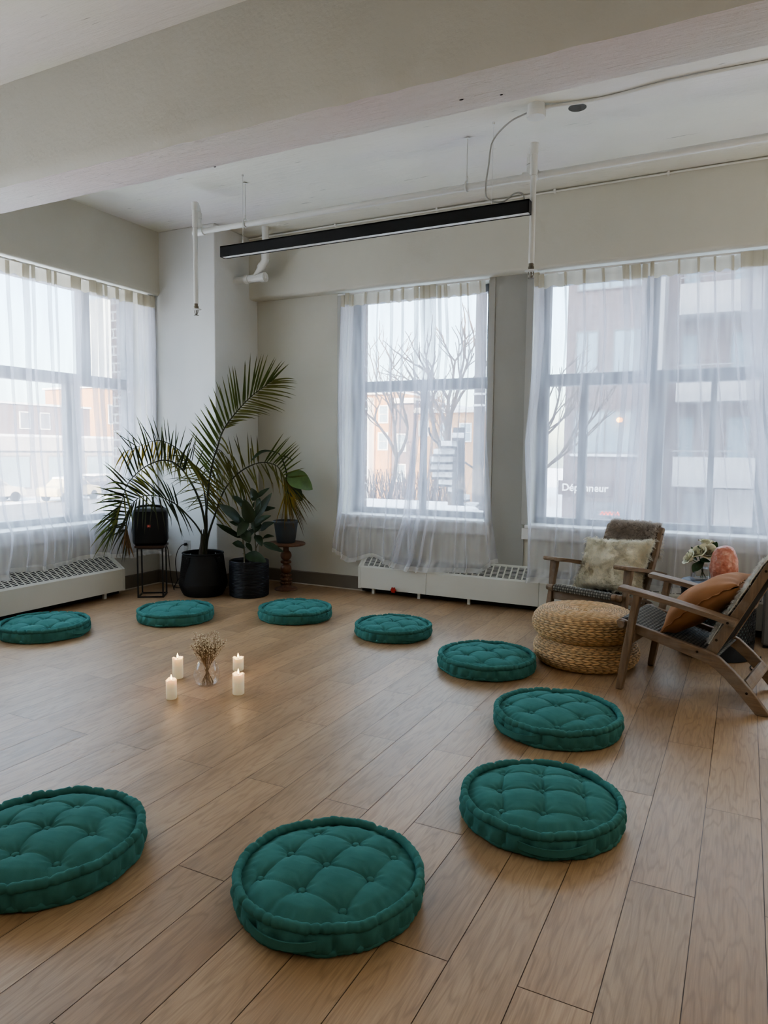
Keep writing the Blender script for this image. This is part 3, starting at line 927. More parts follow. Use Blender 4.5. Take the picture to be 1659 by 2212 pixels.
CW = .57
CHA, CHR = (-.600,4.360,0), math.radians(70.5)
def make_chair(label, loc, rz):
    root = thing('lounge_chair', label, 'chair', loc, rz, 'wooden lounge chairs')
    def pr(poly, w0, w1): 
        mb = MB(); mb.prism(poly, w0, w1, lambda s, z, w: Vector((s, w, z))); return mb
    for side in (0, 1):
        def W(a, b): return (a, b) if side == 0 else (CW-b, CW-a)
        # front leg: board that narrows at the seat and flares at the arm
        mb = MB(); ctr = .027 if side == 0 else CW-.027
        zz = [(0,.030,-.005,.030),(.012,.034,-.004,.034),(.10,.040,.009,.036),(.22,.046,.026,.037),(.29,.036,.036,.036),(.34,.036,.043,.036),(.40,.046,.053,.035),(.46,.058,.064,.034),(.497,.060,.070,.034)]
        vs = []; fs = []
        for (z, ww, sc_, th) in zz:
            for a, b in ((-1,-1),(1,-1),(1,1),(-1,1)): vs.append((sc_+a*th/2, ctr+b*ww/2*.86, z))
        for i in range(len(zz)-1):
            for k in range(4): fs.append((i*4+k, i*4+(k+1) % 4, (i+1)*4+(k+1) % 4, (i+1)*4+k))
        fs += [(3,2,1,0), tuple(len(vs)-4+k for k in range(4))]
        mb.add(vs, fs); mb.build('leg', M_cwood_z, root, bevel=.004, angle=50)
        # side rail bending down into the rear leg
        w0, w1 = W(.052, .082)
        poly = [(-.043,.338),(-.036,.351),(-.022,.357),(.064,.336),(.16,.314),(.25,.295),(.40,.262),(.452,.240),(.52,.183),(.591,.112),(.635,.060),(.673,.012),(.668,.004),(.640,0),(.616,.001),(.545,.080),(.476,.149),(.43,.185),(.397,.203),(.31,.226),(.232,.246),(.15,.267),(.064,.289),(-.021,.313),(-.037,.322)]
        o = pr(list(reversed(poly)), w0, w1).build('side_rail', M_cwood, root, smooth=False, bevel=.004, fix=True)
        bw = w0 if side == 0 else w1; sg = -1 if side == 0 else 1
        mb = MB()
        for (s, z) in ((-.012,.335),(.352,.252),(.575,.095)):
            mb.tube([(s, bw, z), (s, bw+sg*.0025, z)], .006, 12)
        mb.build('bolt', M_bolt, o)
        # back post, slightly bowed
        w0, w1 = W(.085, .115)
        poly = [(.378,.256),(.43,.243),(.478,.335),(.527,.432),(.575,.527),(.622,.620),(.655,.690),(.652,.704),(.638,.712),(.622,.706),(.612,.690),(.572,.610),(.527,.522),(.480,.440),(.430,.350)]
        o = pr(poly, w0, w1).build('back_post', M_cwood_z, root, smooth=False, bevel=.004, fix=True)
        bw = w0 if side == 0 else w1
        mb = MB()
        for (s, z) in ((.428,.315),(.622,.668)): mb.tube([(s, bw, z), (s, bw+sg*.0025, z)], .006, 12)
        mb.build('bolt', M_bolt, o)
        # armrest, bowed, rounded at the front
        w0, w1 = W(-.003, .083)
        top = [(-.030,.524),(-.022,.532),(0,.530),(.13,.510),(.265,.487),(.40,.460),(.522,.432)]
        bot = [(.516,.406),(.40,.434),(.265,.461),(.13,.484),(0,.504),(-.022,.508),(-.030,.514)]
        mb = MB(); vs = []; fs = []; n = 14
        ring = top+bot; m_ = len(ring)
        prof = [(.0,.55),(.008,.9),(.02,1),(.065,1),(.078,.9),(.083,.6)]
        for (wo, k) in prof:
            w = (w0+wo) if side == 0 else (w1-wo)
            for (s, z) in ring:
                mid = .519-.19*max(0, s) if True else z
                zc = (interp([(-s0, zt) for s0, zt in reversed(top)][::-1], -s)+interp([(-s0, zb) for s0, zb in bot][::-1], -s))/2
                front = 1-(1-k)*.0 
                vs.append((s if s > -.01 else s*(.4+.6*k), w, zc+(z-zc)*(.7+.3*k)))
        for i in range(len(prof)-1):
            for q in range(m_): fs.append((i*m_+q, i*m_+(q+1) % m_, (i+1)*m_+(q+1) % m_, (i+1)*m_+q))
        fs += [tuple(range(m_)), tuple((len(prof)-1)*m_+q for q in reversed(range(m_)))]
        mb.add(vs, fs); o = mb.build('armrest', M_cwood, root, angle=40, fix=True)
        mb = MB(); bw = (w0 if side == 0 else w1)
        mb.tube([(.490, bw+.001*-sg, .424), (.490, bw+sg*.0025, .424)], .006, 12); mb.build('bolt', M_bolt, o)
    # cross members
    mb = MB(); mb.beam((.045,.03,.280), (.045,CW-.03,.280), .026, .062, up=(.05,0,1)); mb.build('front_stretcher', M_cwood_w, root, smooth=False, bevel=.003)
    mb = MB(); mb.beam((.570,.082,.120), (.570,CW-.082,.120), .022, .050, up=(-.6,0,.8)); mb.build('rear_stretcher', M_cwood_w, root, smooth=False, bevel=.003)
    mb = MB(); mb.beam((.632,.115,.688), (.632,CW-.115,.688), .022, .04, up=(.45,0,.9)); mb.build('top_rail', M_cwood_w, root, smooth=False, bevel=.003)
    mb = MB(); mb.tube([(-.012,.030,.334), (-.012,CW-.030,.334)], .019, 20); mb.build('seat_bar', M_cwood_w, root)
    # woven seat wraps the front bar and sags a little
    path = []
    for i in range(12):
        a = -PI*.75 + PI*1.25*i/11
        path.append((-.012-.0225*math.cos(a-PI*.0)*1.0 if False else -.012+.0225*math.cos(PI*1.25-PI*.85*i/11), .334+.0225*math.sin(PI*1.25-PI*.85*i/11)))
    for i in range(1, 24):
        t = i/23; s = lerp(.010, .440, t); path.append((s, .353-.118*t-.018*math.sin(PI*t)))
    weave_sheet(path, .084, CW-.084, .0165, .0055).build('woven_seat', M_cord, root, angle=180)
    bp = [(.428,.262),(.49,.385),(.54,.482),(.59,.578),(.638,.672)]
    weave_sheet([(s+.006, z) for s, z in reversed(bp)], .112, CW-.112, .013, .004).build('woven_back', M_cord_dark, root, angle=180)
    return root
ch1 = make_chair('wooden lounge chair by the right edge, seen side-on, holding the orange cushion', (-.527,3.676,0), math.radians(-10.5))
ch2 = dup(ch1, CHA, CHR, 'wooden lounge chair behind the straw poufs, facing forward with the shaggy cream cushion')

# ------------------------------------------------------------------ fur helpers
def fur_mat(name, lo, hi):
    m, nt, b, L = new_mat(name)
    a = nt.nodes.new('ShaderNodeAttribute'); a.attribute_name = 'tint'
    n = noise_node(nt, coords(nt), 10, 3)
    L.new(mixc(nt, 1, ramp(nt, n.outputs['Fac'], [(.3, lo), (.7, hi)]), a.outputs['Color'], 'MULTIPLY'), b.inputs['Base Color'])
    b.inputs['Roughness'].default_value = .8; b.inputs['Specular IOR Level'].default_value = .2
    b.inputs['Sheen Weight'].default_value = .3
    tl = nt.nodes.new('ShaderNodeBsdfTranslucent'); L.new(b.inputs['Base Color'].links[0].from_socket, tl.inputs['Color']); mx = nt.nodes.new('ShaderNodeMixShader'); mx.inputs[0].default_value = .5
    L.new(b.outputs[0], mx.inputs[1]); L.new(tl.outputs[0], mx.inputs[2]); L.new(mx.outputs[0], nt.nodes['Material Output'].inputs['Surface'])
    return m
def fur(samples, length, curl, width, seed, lock=6, gravity=.4, lockr=.008):
    """samples: [(pos, normal)] lock roots -> tapered curled strips"""
    r = random.Random(seed); mb = MB(); vs = []; fs = []; col = []
    for (p, nrm) in samples:
        p = Vector(p); nrm = Vector(nrm).normalized()
        ld = (nrm + Vector((r.gauss(0,.38), r.gauss(0,.38), r.gauss(0,.38)))).normalized()
        ph = r.uniform(0, 6.28); tone = r.uniform(.82, 1.08)
        L0 = length*r.uniform(.7, 1.2)
        t1 = ld.orthogonal().normalized(); t2 = ld.cross(t1)
        for k in range(lock):
            q = p + t1*r.gauss(0, lockr) + t2*r.gauss(0, lockr) - nrm*.003
            d = (ld + t1*r.gauss(0,.12) + t2*r.gauss(0,.12)).normalized()
            side = d.cross(Vector((r.gauss(0,1), r.gauss(0,1), r.gauss(0,1)))).normalized()
            n = len(vs); seg = 3
            for i in range(seg+1):
                t = i/seg
                # clump: strands converge on the lock axis
                axis = p + ld*(L0*t)
                c = q + d*(L0*t)
                c = c.lerp(axis, .55*t)
                c = c + (t1*math.cos(ph+t*curl)+t2*math.sin(ph+t*curl))*(.006*t*min(1, curl)) + Vector((0,0,-gravity*L0*t*t*.5))
                w = width*(1-.75*t)
                vs.append(c-side*w); vs.append(c+side*w)
                g = tone*(.85+.22*t)
                col += [(g, g, g)]*2
            for i in range(seg): fs.append((n+2*i, n+2*i+1, n+2*i+3, n+2*i+2))
    mb.add(vs, fs, col); return mb

def pillow_shape(u, v, w, h, t, pinch=.10):
    """u,v in -1..1 -> (x,y,thickness)"""
    k = (1-u*u)*(1-v*v)
    ex = 1-pinch*(1-abs(v)**1.0)*abs(u)**3*0 - pinch*(1-v*v)*(abs(u)**4)
    ey = 1-pinch*(1-u*u)*(abs(v)**4)
    return u*w/2*ex, v*h/2*ey, t*max(0, k)**.42
def pillow_mb(w, h, t, frame, n=36, wr=0, seed=0):
    mb = MB(); 
    for sg in (1, -1):
        vs = []
        for i in range(n+1):
            for j in range(n+1):
                u, v = -math.cos(PI*i/n), -math.cos(PI*j/n)
                x, y, z = pillow_shape(u, v, w, h, t/2)
                z += wr*noise.noise((u*2.2, v*2.2, seed+sg))*min(1, z*40) + wr*.6*math.sin((u*3+v*2)*3+seed)*max(0, (abs(u)*abs(v))-.15)
                vs.append(frame(x, y, sg*z))
        fs = [(i*(n+1)+j, (i+1)*(n+1)+j, (i+1)*(n+1)+j+1, i*(n+1)+j+1) for i in range(n) for j in range(n)]
        if sg < 0: fs = [tuple(reversed(f)) for f in fs]
        mb.add(vs, fs)
    return mb
def chair_local(rootloc, rz):
    return Matrix.Translation(Vector(rootloc)) @ Matrix.Rotation(rz, 4, 'Z')
MA = chair_local(CHA, CHR); MBm = chair_local((-.527,3.676,0), math.radians(-10.5))

# cream shaggy cushion on the far chair
M_cream = fur_mat('cream_wool', (.88,.80,.62), (.95,.90,.78))
M_creamc = simple('cream_hide', (.80,.72,.56), .8, tint=False)
nrm = Vector((-.90,0,.43)); upv = Vector((.43,0,.90)); acr = Vector((0,1,0))
cen = Vector((.335,.275,.470))
def f_cream(x, y, z): return cen + (acr*math.cos(.10)+upv*math.sin(-.06))*x + (upv*math.cos(.06))*y + nrm*z
pc = pillow_mb(.47, .37, .15, f_cream, wr=.006, seed=2)
pc.v = [tuple(MA @ Vector(v)) for v in pc.v]
cu = pc.build('shaggy_cushion', M_creamc, angle=180)
tag(cu, 'shaggy cream wool cushion on the chair behind the straw poufs', 'cushion')
r_ = random.Random(4); smp = []
for k in range(2500):
    u, v = r_.uniform(-1,1), r_.uniform(-1,1); sg = 1 if r_.random() < .82 else -1
    x, y, z = pillow_shape(u, v, .47, .37, .075); p = f_cream(x, y, sg*z)
    e = 1e-2
    x1, y1, z1 = pillow_shape(min(1,u+e), v, .47, .37, .075); x2, y2, z2 = pillow_shape(u, min(1,v+e), .47, .37, .075)
    a = f_cream(x1,y1,sg*z1)-p; b = f_cream(x2,y2,sg*z2)-p
    n_ = a.cross(b)*sg
    if n_.length < 1e-12: n_ = nrm*sg
    n_ = n_.normalized() + (acr*u*abs(u)**3*.9 + upv*(v*abs(v)**3*.9))
    smp.append((MA @ p, MA.to_3x3() @ n_))
tag(fur(smp, .046, 2.6, .00075, 8, lock=14, gravity=.75, lockr=.0075).build('fur', M_cream, cu, angle=180), kind='stuff')

# brown fleece over the far chair's back
M_brown = fur_mat('grey_brown_fleece', (.56,.47,.385), (.72,.63,.54))
M_hide = simple('brown_hide', (.28,.22,.17), .85)
M_hidew = simple('pale_hide', (.70,.66,.58), .85)
M_white = fur_mat('white_fleece', (.78,.74,.67), (.88,.85,.79))
def fleece(name, label, M, path, w0, w1, m_fur, m_hide, seed, n, length, curl, lock=7):
    P = [Vector((a, 0, b)) for a, b in path]; cum = [0]
    for a, b in zip(P[:-1], P[1:]): cum.append(cum[-1]+(b-a).length)
    def at(s):
        for j in range(len(cum)-1):
            if s <= cum[j+1] or j == len(cum)-2:
                t = (s-cum[j])/(cum[j+1]-cum[j]); tg = (P[j+1]-P[j]).normalized()
                return P[j].lerp(P[j+1], t), Vector((tg.z, 0, -tg.x))
    ni, nj = 50, 24; vs = []; mb = MB()
    def edge(s, j):
        wob = .014*noise.noise((s*9, j*3, seed))
        return wob
    for off in (0, -.006):
        for i in range(ni+1):
            s = cum[-1]*i/ni; p, nn = at(s)
            for j in range(nj+1):
                w = lerp(w0+edge(s, 0), w1+edge(s, 1), j/nj)
                q = p + nn*(off + .004*noise.noise((s*12, w*12, seed+3))); vs.append(M @ Vector((q.x, w, q.z)))
    N = (ni+1)*(nj+1); fs = []
    for i in range(ni):
        for j in range(nj):
            a = i*(nj+1)+j; fs.append((a, a+1, a+nj+2, a+nj+1)); fs.append((N+a+nj+1, N+a+nj+2, N+a+1, N+a))
    for i in range(ni):
        for j in (0, nj): a = i*(nj+1)+j; fs.append((a, a+nj+1, N+a+nj+1, N+a))
    for j in range(nj):
        for i in (0, ni): a = i*(nj+1)+j; fs.append((a, a+1, N+a+1, N+a))
    mb.add(vs, fs); o = mb.build(name, m_hide, angle=180, fix=True); tag(o, label, 'sheepskin', 'sheepskin throws on the chairs')
    r = random.Random(seed); smp = []
    for k in range(n):
        s = cum[-1]*r.random(); j = r.random(); p, nn = at(s); w = lerp(w0+edge(s, 0), w1+edge(s, 1), j)
        d = nn + Vector((0, (j-.5)*abs(j-.5)*3.0, 0))
        smp.append((M @ Vector((p.x, w, p.z)), M.to_3x3() @ d))
    tag(fur(smp, length, curl, .0009, seed+1, lock=lock+3, gravity=.5).build('fur', m_fur, o, angle=180), kind='stuff')
    return o
fleece('sheepskin', 'grey-brown curly sheepskin over the back of the far chair', MA,
       [(.655,.50),(.668,.60),(.676,.69),(.662,.722),(.635,.728),(.612,.706),(.57,.625),(.52,.528),(.475,.445),(.43,.36),(.40,.30)], .118, .452, M_brown, M_hide, 31, 2600, .034, 6.0, 8)
fleece('sheepskin', 'white curly sheepskin behind the orange cushion on the near chair', MBm,
       [(.690,.57),(.690,.66),(.682,.715),(.655,.730),(.625,.722),(.600,.690),(.558,.612),(.51,.522),(.465,.440),(.42,.352),(.392,.290)], .092, .478, M_white, M_hidew, 33, 2000, .024, 5.0, 7)

# orange cushion on the near chair
M_orange = simple('terracotta_cotton', (.36,.165,.068), .85, nscale=9, namt=.10, bstr=.15, bscale=300, sheen=.25)
cdir = Vector((.775,0,.632)); cn = Vector((-.632,0,.775)); cc = Vector((.330,.300,.452))
def f_or(x, y, z):
    # x across the chair, y along the leaning direction
    sag = .02*(y/.21)**2
    return cc + acr*x + cdir*y + cn*(z - sag + .012)
po = pillow_mb(.40, .44, .17, f_or, n=40, wr=.012, seed=5)
po.v = [tuple(MBm @ Vector(v)) for v in po.v]
oc = po.build('throw_cushion', M_orange, angle=180)
tag(oc, 'terracotta orange square cushion leaning in the near wooden chair', 'cushion')
# raw seam flange all round
mb = MB(); vs = []; fs = []; n = 160
for i in range(n):
    q = i/n*4; e = int(q); t = (q-e)*2-1
    u, v = [(t,-1),(1,t),(-t,1),(-1,-t)][e]
    x, y, z = pillow_shape(u, v, .40, .44, 0)
    x2, y2 = x*(1+.035), y*(1+.03)
    wv = .004*math.sin(i*1.3)+.005*noise.noise((i*.21,0,2))
    vs.append(MBm @ f_or(x*.985, y*.985, .001)); vs.append(MBm @ f_or(x2, y2, wv))
for i in range(n):
    a = 2*i; b = 2*((i+1) % n); fs.append((a, a+1, b+1, b))
mb.add(vs, fs); so = mb.build('seam_flange', M_orange, oc, angle=180)
sl = so.modifiers.new('thick', 'SOLIDIFY'); sl.thickness = .003
# ------------------------------------------------------------------ drum side table, vase of roses, salt lamp
M_drum = simple('dark_drum_metal', (.040,.045,.055), .38, .6, nscale=14, namt=.2)
M_drumtop = simple('drum_top_slate', (.055,.058,.072), .45, .3, nscale=10, namt=.2)
M_teal = simple('teal_lining', (.16,.23,.23), .6, nscale=8)
T = thing('drum_side_table', 'round dark metal drum table with pierced sides between the two chairs', 'table', (-.118,4.655,0))
R0 = .205
mb = MB(); mb.lathe([(R0-.02,0),(R0,.004),(R0,.10),(R0-.006,.104)], 64); mb.build('base_band', M_drum, T)
mb = MB(); mb.lathe([(R0-.006,.336),(R0,.34),(R0,.418),(R0-.004,.424),(R0-.03,.424)], 64)
mb.build('upper_band', M_drum, T)
mb = MB(); mb.lathe([(.0,.420),(R0-.03,.4205),(R0+.006,.424),(R0+.008,.430),(R0+.002,.436),(.0,.436)], 64, close_bottom=False, close_top=False); mb.build('table_top', M_drumtop, T)
mb = MB(); mb.lathe([(R0-.016,.10),(R0-.016,.34)], 64, close_bottom=False, close_top=False); mb.build('lining', M_teal, T)
mb = MB(); nl = 54; rows = 13
for k in range(rows):
    for i in range(nl):
        a = 2*PI*(i+(k % 2)*.5)/nl; z = .104+.232*(k+.5)/rows
        hw = 2*PI/nl*.5; hh = .232/rows*1.0
        pts = [(a-hw, z), (a, z+hh), (a+hw, z), (a, z-hh)]
        q = [Vector((R0*math.cos(p), R0*math.sin(p), zz)) for p, zz in pts]
        c0 = sum(q, Vector())/4
        inner = [c0+(v-c0)*.60 for v in q]
        n0 = len(mb.v); mb.add(q+inner, [(j, (j+1) % 4, 4+(j+1) % 4, 4+j) for j in range(4)])
lat = mb.build('pierced_lattice', M_drum, T, smooth=False); s_ = lat.modifiers.new('t', 'SOLIDIFY'); s_.thickness = .003
mb = MB()
for i in range(22):
    a = 2*PI*i/22; mb.ball((R0*math.cos(a), R0*math.sin(a), .385), .006, 8, 6)
mb.build('rivet', M_drum, T)

# glass cube vase
def thin_glass(name, tint=(1,1,1)):
    m, nt, b, L = new_mat(name)
    tr = nt.nodes.new('ShaderNodeBsdfTransparent'); gl = nt.nodes.new('ShaderNodeBsdfGlossy'); mx = nt.nodes.new('ShaderNodeMixShader'); fr = nt.nodes.new('ShaderNodeLayerWeight')
    gl.inputs['Roughness'].default_value = .02; fr.inputs['Blend'].default_value = .25; pw = nt.nodes.new('ShaderNodeMath'); pw.operation = 'MULTIPLY_ADD'; pw.inputs[1].default_value = .35; pw.inputs[2].default_value = .02; L.new(fr.outputs['Facing'], pw.inputs[0])
    n = noise_node(nt, coords(nt), 4, 2)
    L.new(ramp(nt, n.outputs['Fac'], [(.3, tuple(c*.955 for c in tint)), (.7, tuple(c*.975 for c in tint))]), tr.inputs['Color'])
    L.new(pw.outputs[0], mx.inputs[0]); L.new(tr.outputs[0], mx.inputs[1]); L.new(gl.outputs[0], mx.inputs[2]); L.new(mx.outputs[0], nt.nodes['Material Output'].inputs['Surface'])
    return m
M_glass = thin_glass('clear_glass'); M_water = glass('vase_water', (.93,.98,.95), 0, 1.33)
vz = .4365; vx, vy = -.215, 4.665
V = thing('glass_vase', 'clear square glass vase of white roses on the drum table', 'vase', (vx,vy,vz), .35)
def rbox(h, r, z0, z1, n=6):
    out = []
    for cx, cy, a0 in ((h-r,h-r,0),(-(h-r),h-r,PI/2),(-(h-r),-(h-r),PI),(h-r,-(h-r),1.5*PI)):
        for i in range(n+1):
            a = a0+PI/2*i/n; out.append((cx+r*math.cos(a), cy+r*math.sin(a)))
    return out
o_ = rbox(.052,.008,0,0); i_ = rbox(.047,.006,0,0); n = len(o_)
mb = MB(); vs = [(x,y,0) for x,y in o_]+[(x,y,.105) for x,y in o_]+[(x,y,.105) for x,y in i_]+[(x,y,.014) for x,y in i_]
fs = [tuple(reversed(range(n)))] + [tuple(3*n+k for k in range(n))]
for L0 in range(3):
    for k in range(n): fs.append((L0*n+k, L0*n+(k+1) % n, (L0+1)*n+(k+1) % n, (L0+1)*n+k))
mb.add(vs, fs); mb.build('vase_glass', M_glass, V, angle=40)
mb = MB(); w_ = rbox(.0465,.006,0,0); mb.prism(w_, .0145, .075); mb.build('water', M_water, V, angle=40)
M_petal = simple('cream_petal', (.80,.77,.58), .6, nscale=20, namt=.06); M_leaf = simple('rose_leaf', (.030,.085,.032), .45, nscale=14, namt=.3); M_stem = simple('rose_stem', (.045,.10,.035), .5, nscale=20)
def leaf_mb(base, tip, width, up, n=8, fold=.15, curl=.0, stalk=0):
    base = Vector(base); tip = Vector(tip); d = tip-base; L_ = d.length; d.normalize(); up = Vector(up); s = d.cross(up).normalized(); u = s.cross(d)
    vs = []; fs = []
    for i in range(n+1):
        t = i/n; w = width/2*math.sin(PI*min(1, t**.8*.98+.02))**.75 if 0 < i < n else .001
        c = base+d*(L_*t)+u*(curl*L_*math.sin(PI*t))
        for k in (-1, -.5, 0, .5, 1): vs.append(c + s*(w*k) + u*(abs(k)*w*fold + .04*width*math.sin(t*9+k*2)*abs(k)))
    for i in range(n):
        for k in range(4): fs.append((i*5+k, i*5+k+1, (i+1)*5+k+1, (i+1)*5+k))
    return vs, fs
def rose(label, head, tilt, size, seed, leaves):
    """head: bloom centre relative to the vase"""
    r = random.Random(seed)
    root = thing('rose', label, 'flower', (vx,vy,vz), 0, 'white roses in the square vase')
    h = Vector(head); ax = Vector(tilt).normalized()
    M = Matrix.Translation(h) @ ax.to_track_quat('Z', 'Y').to_matrix().to_4x4()
    mb = MB()
    for layer, (rad, ht, npet, open_) in enumerate(((.15,.95,3,.02),(.30,1.0,4,.06),(.50,.98,5,.12),(.72,.92,5,.24),(.92,.80,6,.45))):
        for k in range(npet):
            a0 = 2*PI*k/npet + layer*.8 + r.uniform(-.15,.15); span = 2*PI/npet*.78
            nu, nv = 8, 7; vs = []
            for j in range(nv+1):
                v = j/nv
                for i in range(nu+1):
                    u = i/nu*2-1
                    a = a0+u*span*(.55+.45*math.sin(PI*min(1, v*.8+.2)))
                    rr = size*rad*(.35+.75*math.sin(v*PI/2)**.8) + size*open_*max(0, v-.72)*2.2
                    z = size*(ht*(v-.42)*1.25 - .18*u*u*v*v - open_*max(0, v-.78)*1.6)
                    vs.append(M @ Vector((rr*math.cos(a), rr*math.sin(a), z)))
            fs = [(j*(nu+1)+i, j*(nu+1)+i+1, (j+1)*(nu+1)+i+1, (j+1)*(nu+1)+i) for j in range(nv) for i in range(nu)]
            mb.add(vs, fs)
    mb.build('bloom', M_petal, root, angle=180)
    mb = MB(); foot = Vector((-h.x*.35+r.uniform(-.012,.012), -h.y*.35+r.uniform(-.012,.012), .018))
    foot.x = max(-.036, min(.036, foot.x)); foot.y = max(-.036, min(.036, foot.y))
    mid = Vector((h.x*.3, h.y*.3, .10))
    mb.tube(smooth_path([foot, (foot+mid)/2, mid, h-ax*size*.5], 5), .0024, 8); mb.build('stem', M_stem, root)
    for (b, t, w) in leaves:
        mb = MB(); mb.add(*leaf_mb(b, t, w, (.2,-.6,.8))); mb.build('leaf', M_leaf, root, angle=180)
# camera-right direction on this spot is roughly (.89,.45)
cr = Vector((.89,.45,0)); tc = Vector((-.05,-1,0))
def at(rt, up, toward=0): 
    q = cr*rt + tc*toward; return (q.x, q.y, up)
rose('white rose hanging lowest at the left of the vase', at(-.072,.135,.02), (-.75,-.35,.55), .039, 1, [(at(-.03,.11,.03), at(-.045,.055,.06), .036), (at(-.03,.12,.0), at(-.09,.175,.0), .03)])
rose('white rose in the middle of the vase, between two others', at(-.022,.168,.025), (-.25,-.5,.8), .041, 2, [(at(.0,.12,.02), at(-.028,.062,.065), .044)])
rose('white rose facing forward on the right beside the salt lamp', at(.034,.175,.03), (.1,-.75,.6), .043, 3, [(at(-.01,.13,.03), at(.055,.12,.06), .040), (at(.05,.17,.0), at(.085,.235,.01), .055)])
rose('white rose at the top back of the vase', at(.018,.222,-.03), (.1,.1,1), .038, 4, [(at(.0,.19,.0), at(-.03,.205,.03), .034), (at(-.03,.14,-.01), at(-.075,.20,-.03), .03)])

# salt lamp
def salt():
    m, nt, b, L = new_mat('pink_rock_salt')
    vec = coords(nt); n = noise_node(nt, vec, 26, 6, .65)
    L.new(ramp(nt, n.outputs['Fac'], [(.28, (.40,.12,.07)), (.5, (.56,.22,.15)), (.68, (.72,.43,.33))]), b.inputs['Base Color'])
    b.inputs['Roughness'].default_value = .42
    b.inputs['Subsurface Weight'].default_value = .35; b.inputs['Subsurface Radius'].default_value = (.03,.012,.008)
    v = nt.nodes.new('ShaderNodeTexVoronoi'); v.inputs['Scale'].default_value = 60; L.new(vec, v.inputs['Vector'])
    bump(nt, b, v.outputs['Distance'], .5, .006)
    return m
bm = bmesh.new(); bmesh.ops.create_icosphere(bm, subdivisions=5, radius=1)
for v in bm.verts:
    p = v.co.copy()
    z = p.z
    kb = (max(.05, 1-z*z))**-.26      # fuller shoulders than a ball
    w = .075*(1-.17*max(0, z)**1.5)*min(1.55, kb)
    h = .120
    rr = 1+.05*noise.noise(p*2.2)+.025*noise.noise(p*5+Vector((3,1,0)))
    cell = noise.voronoi(p*3.2)[0]; rr += .07*(cell[0]-.3)
    q = Vector((p.x*w*rr*1.0, p.y*w*.85*rr, z*h*(1+.03*noise.noise(p*2+Vector((5,5,5))))))
    # boxier silhouette
    k = max(abs(p.x), abs(p.y)); flat = (abs(p.z)**3)
    q.x *= 1+.16*(1-abs(z))*0 + .10*math.sqrt(max(0, 1-z*z))*0
    q.z = max(q.z, -.108)
    v.co = q
me = bpy.data.meshes.new('salt_lamp'); bm.to_mesh(me); bm.free()
me.materials.append(salt()); me.polygons.foreach_set('use_smooth', [True]*len(me.polygons))
sl_ = bpy.data.objects.new('salt_lamp', me); COL.objects.link(sl_); sl_.location = (-.092,4.585,.436+.108); sl_.rotation_euler = (0,0,.4)
tag(sl_, 'rough pink salt rock lamp on the drum table', 'lamp')

# low grey box fan-heater like speaker seen behind the near chair
M_mesh = simple('grey_speaker_cloth', (.20,.20,.205), .8, nscale=300, namt=.25)
S = thing('floor_speaker', 'light grey cloth box standing on the floor behind the near chair', 'speaker', (.265,5.02,0), -.06)
mb = MB(); mb.box((-.13,-.10,.015),(.13,.10,.42)); mb.build('cabinet', M_mesh, S, smooth=False, bevel=.015)
mb = MB(); mb.box((-.12,-.09,0),(.12,.09,.016)); mb.build('foot', M_drum, S, smooth=False)
M_black = simple('black_rubber', (.012,.012,.013), .45)
M_wcable = simple('white_cable', (.62,.60,.56), .5)
mb = MB(); mb.tube(smooth_path([(.125,4.68,.006),(.12,4.58,.006),(.07,4.43,.006),(.10,4.34,.006),(.22,4.30,.006),(.35,4.36,.006),(.42,4.55,.006),(.36,4.80,.02),(.34,4.92,.16),(.33,4.93,.36)], 8), .0035, 8)
tag(mb.build('power_cable', M_black), 'black power cable looping on the floor behind the near chair', 'cable')
mb = MB(); mb.tube(smooth_path([(.44,5.16,.34),(.46,5.12,.24),(.44,5.08,.16),(.40,5.02,.12),(.38,4.98,.06),(.40,4.95,.01)], 8), .003, 8)
tag(mb.build('power_cable', M_wcable), 'thin white cable hanging down by the radiator behind the near chair', 'cable')
# ------------------------------------------------------------------ potted plants in the corner
def frond_mat():
    m, nt, b, L = new_mat('palm_leaflets')
    a = nt.nodes.new('ShaderNodeAttribute'); a.attribute_name = 'tint'
    n = noise_node(nt, coords(nt), 25, 3)
    c = mixc(nt, 1, ramp(nt, n.outputs['Fac'], [(.3, (.8,.8,.8)), (.7, (1,1,1))]), a.outputs['Color'], 'MULTIPLY')
    L.new(c, b.inputs['Base Color']); b.inputs['Roughness'].default_value = .42
    tl = nt.nodes.new('ShaderNodeBsdfTranslucent'); L.new(c, tl.inputs['Color']); mx = nt.nodes.new('ShaderNodeMixShader'); mx.inputs[0].default_value = .30
    L.new(b.outputs[0], mx.inputs[1]); L.new(tl.outputs[0], mx.inputs[2]); L.new(mx.outputs[0], nt.nodes['Material Output'].inputs['Surface'])
    return m
M_frond = frond_mat()
M_basket = simple('black_woven_cord', (.0045,.0048,.006), .6, nscale=80, namt=.3, bstr=.3, bscale=200)
M_inner = simple('black_plastic_pot', (.010,.010,.011), .5)
M_soil = simple('dark_soil', (.018,.013,.010), .95, nscale=60, namt=.5, bstr=.8, bscale=80)
PV = Vector((-.66,.751,0)); PE = Vector((.751,.66,0))
GREEN, OLIVE, YEL, BROWN, DARKG = (.085,.125,.022), (.14,.145,.028), (.32,.23,.03), (.15,.08,.03), (.022,.034,.012)

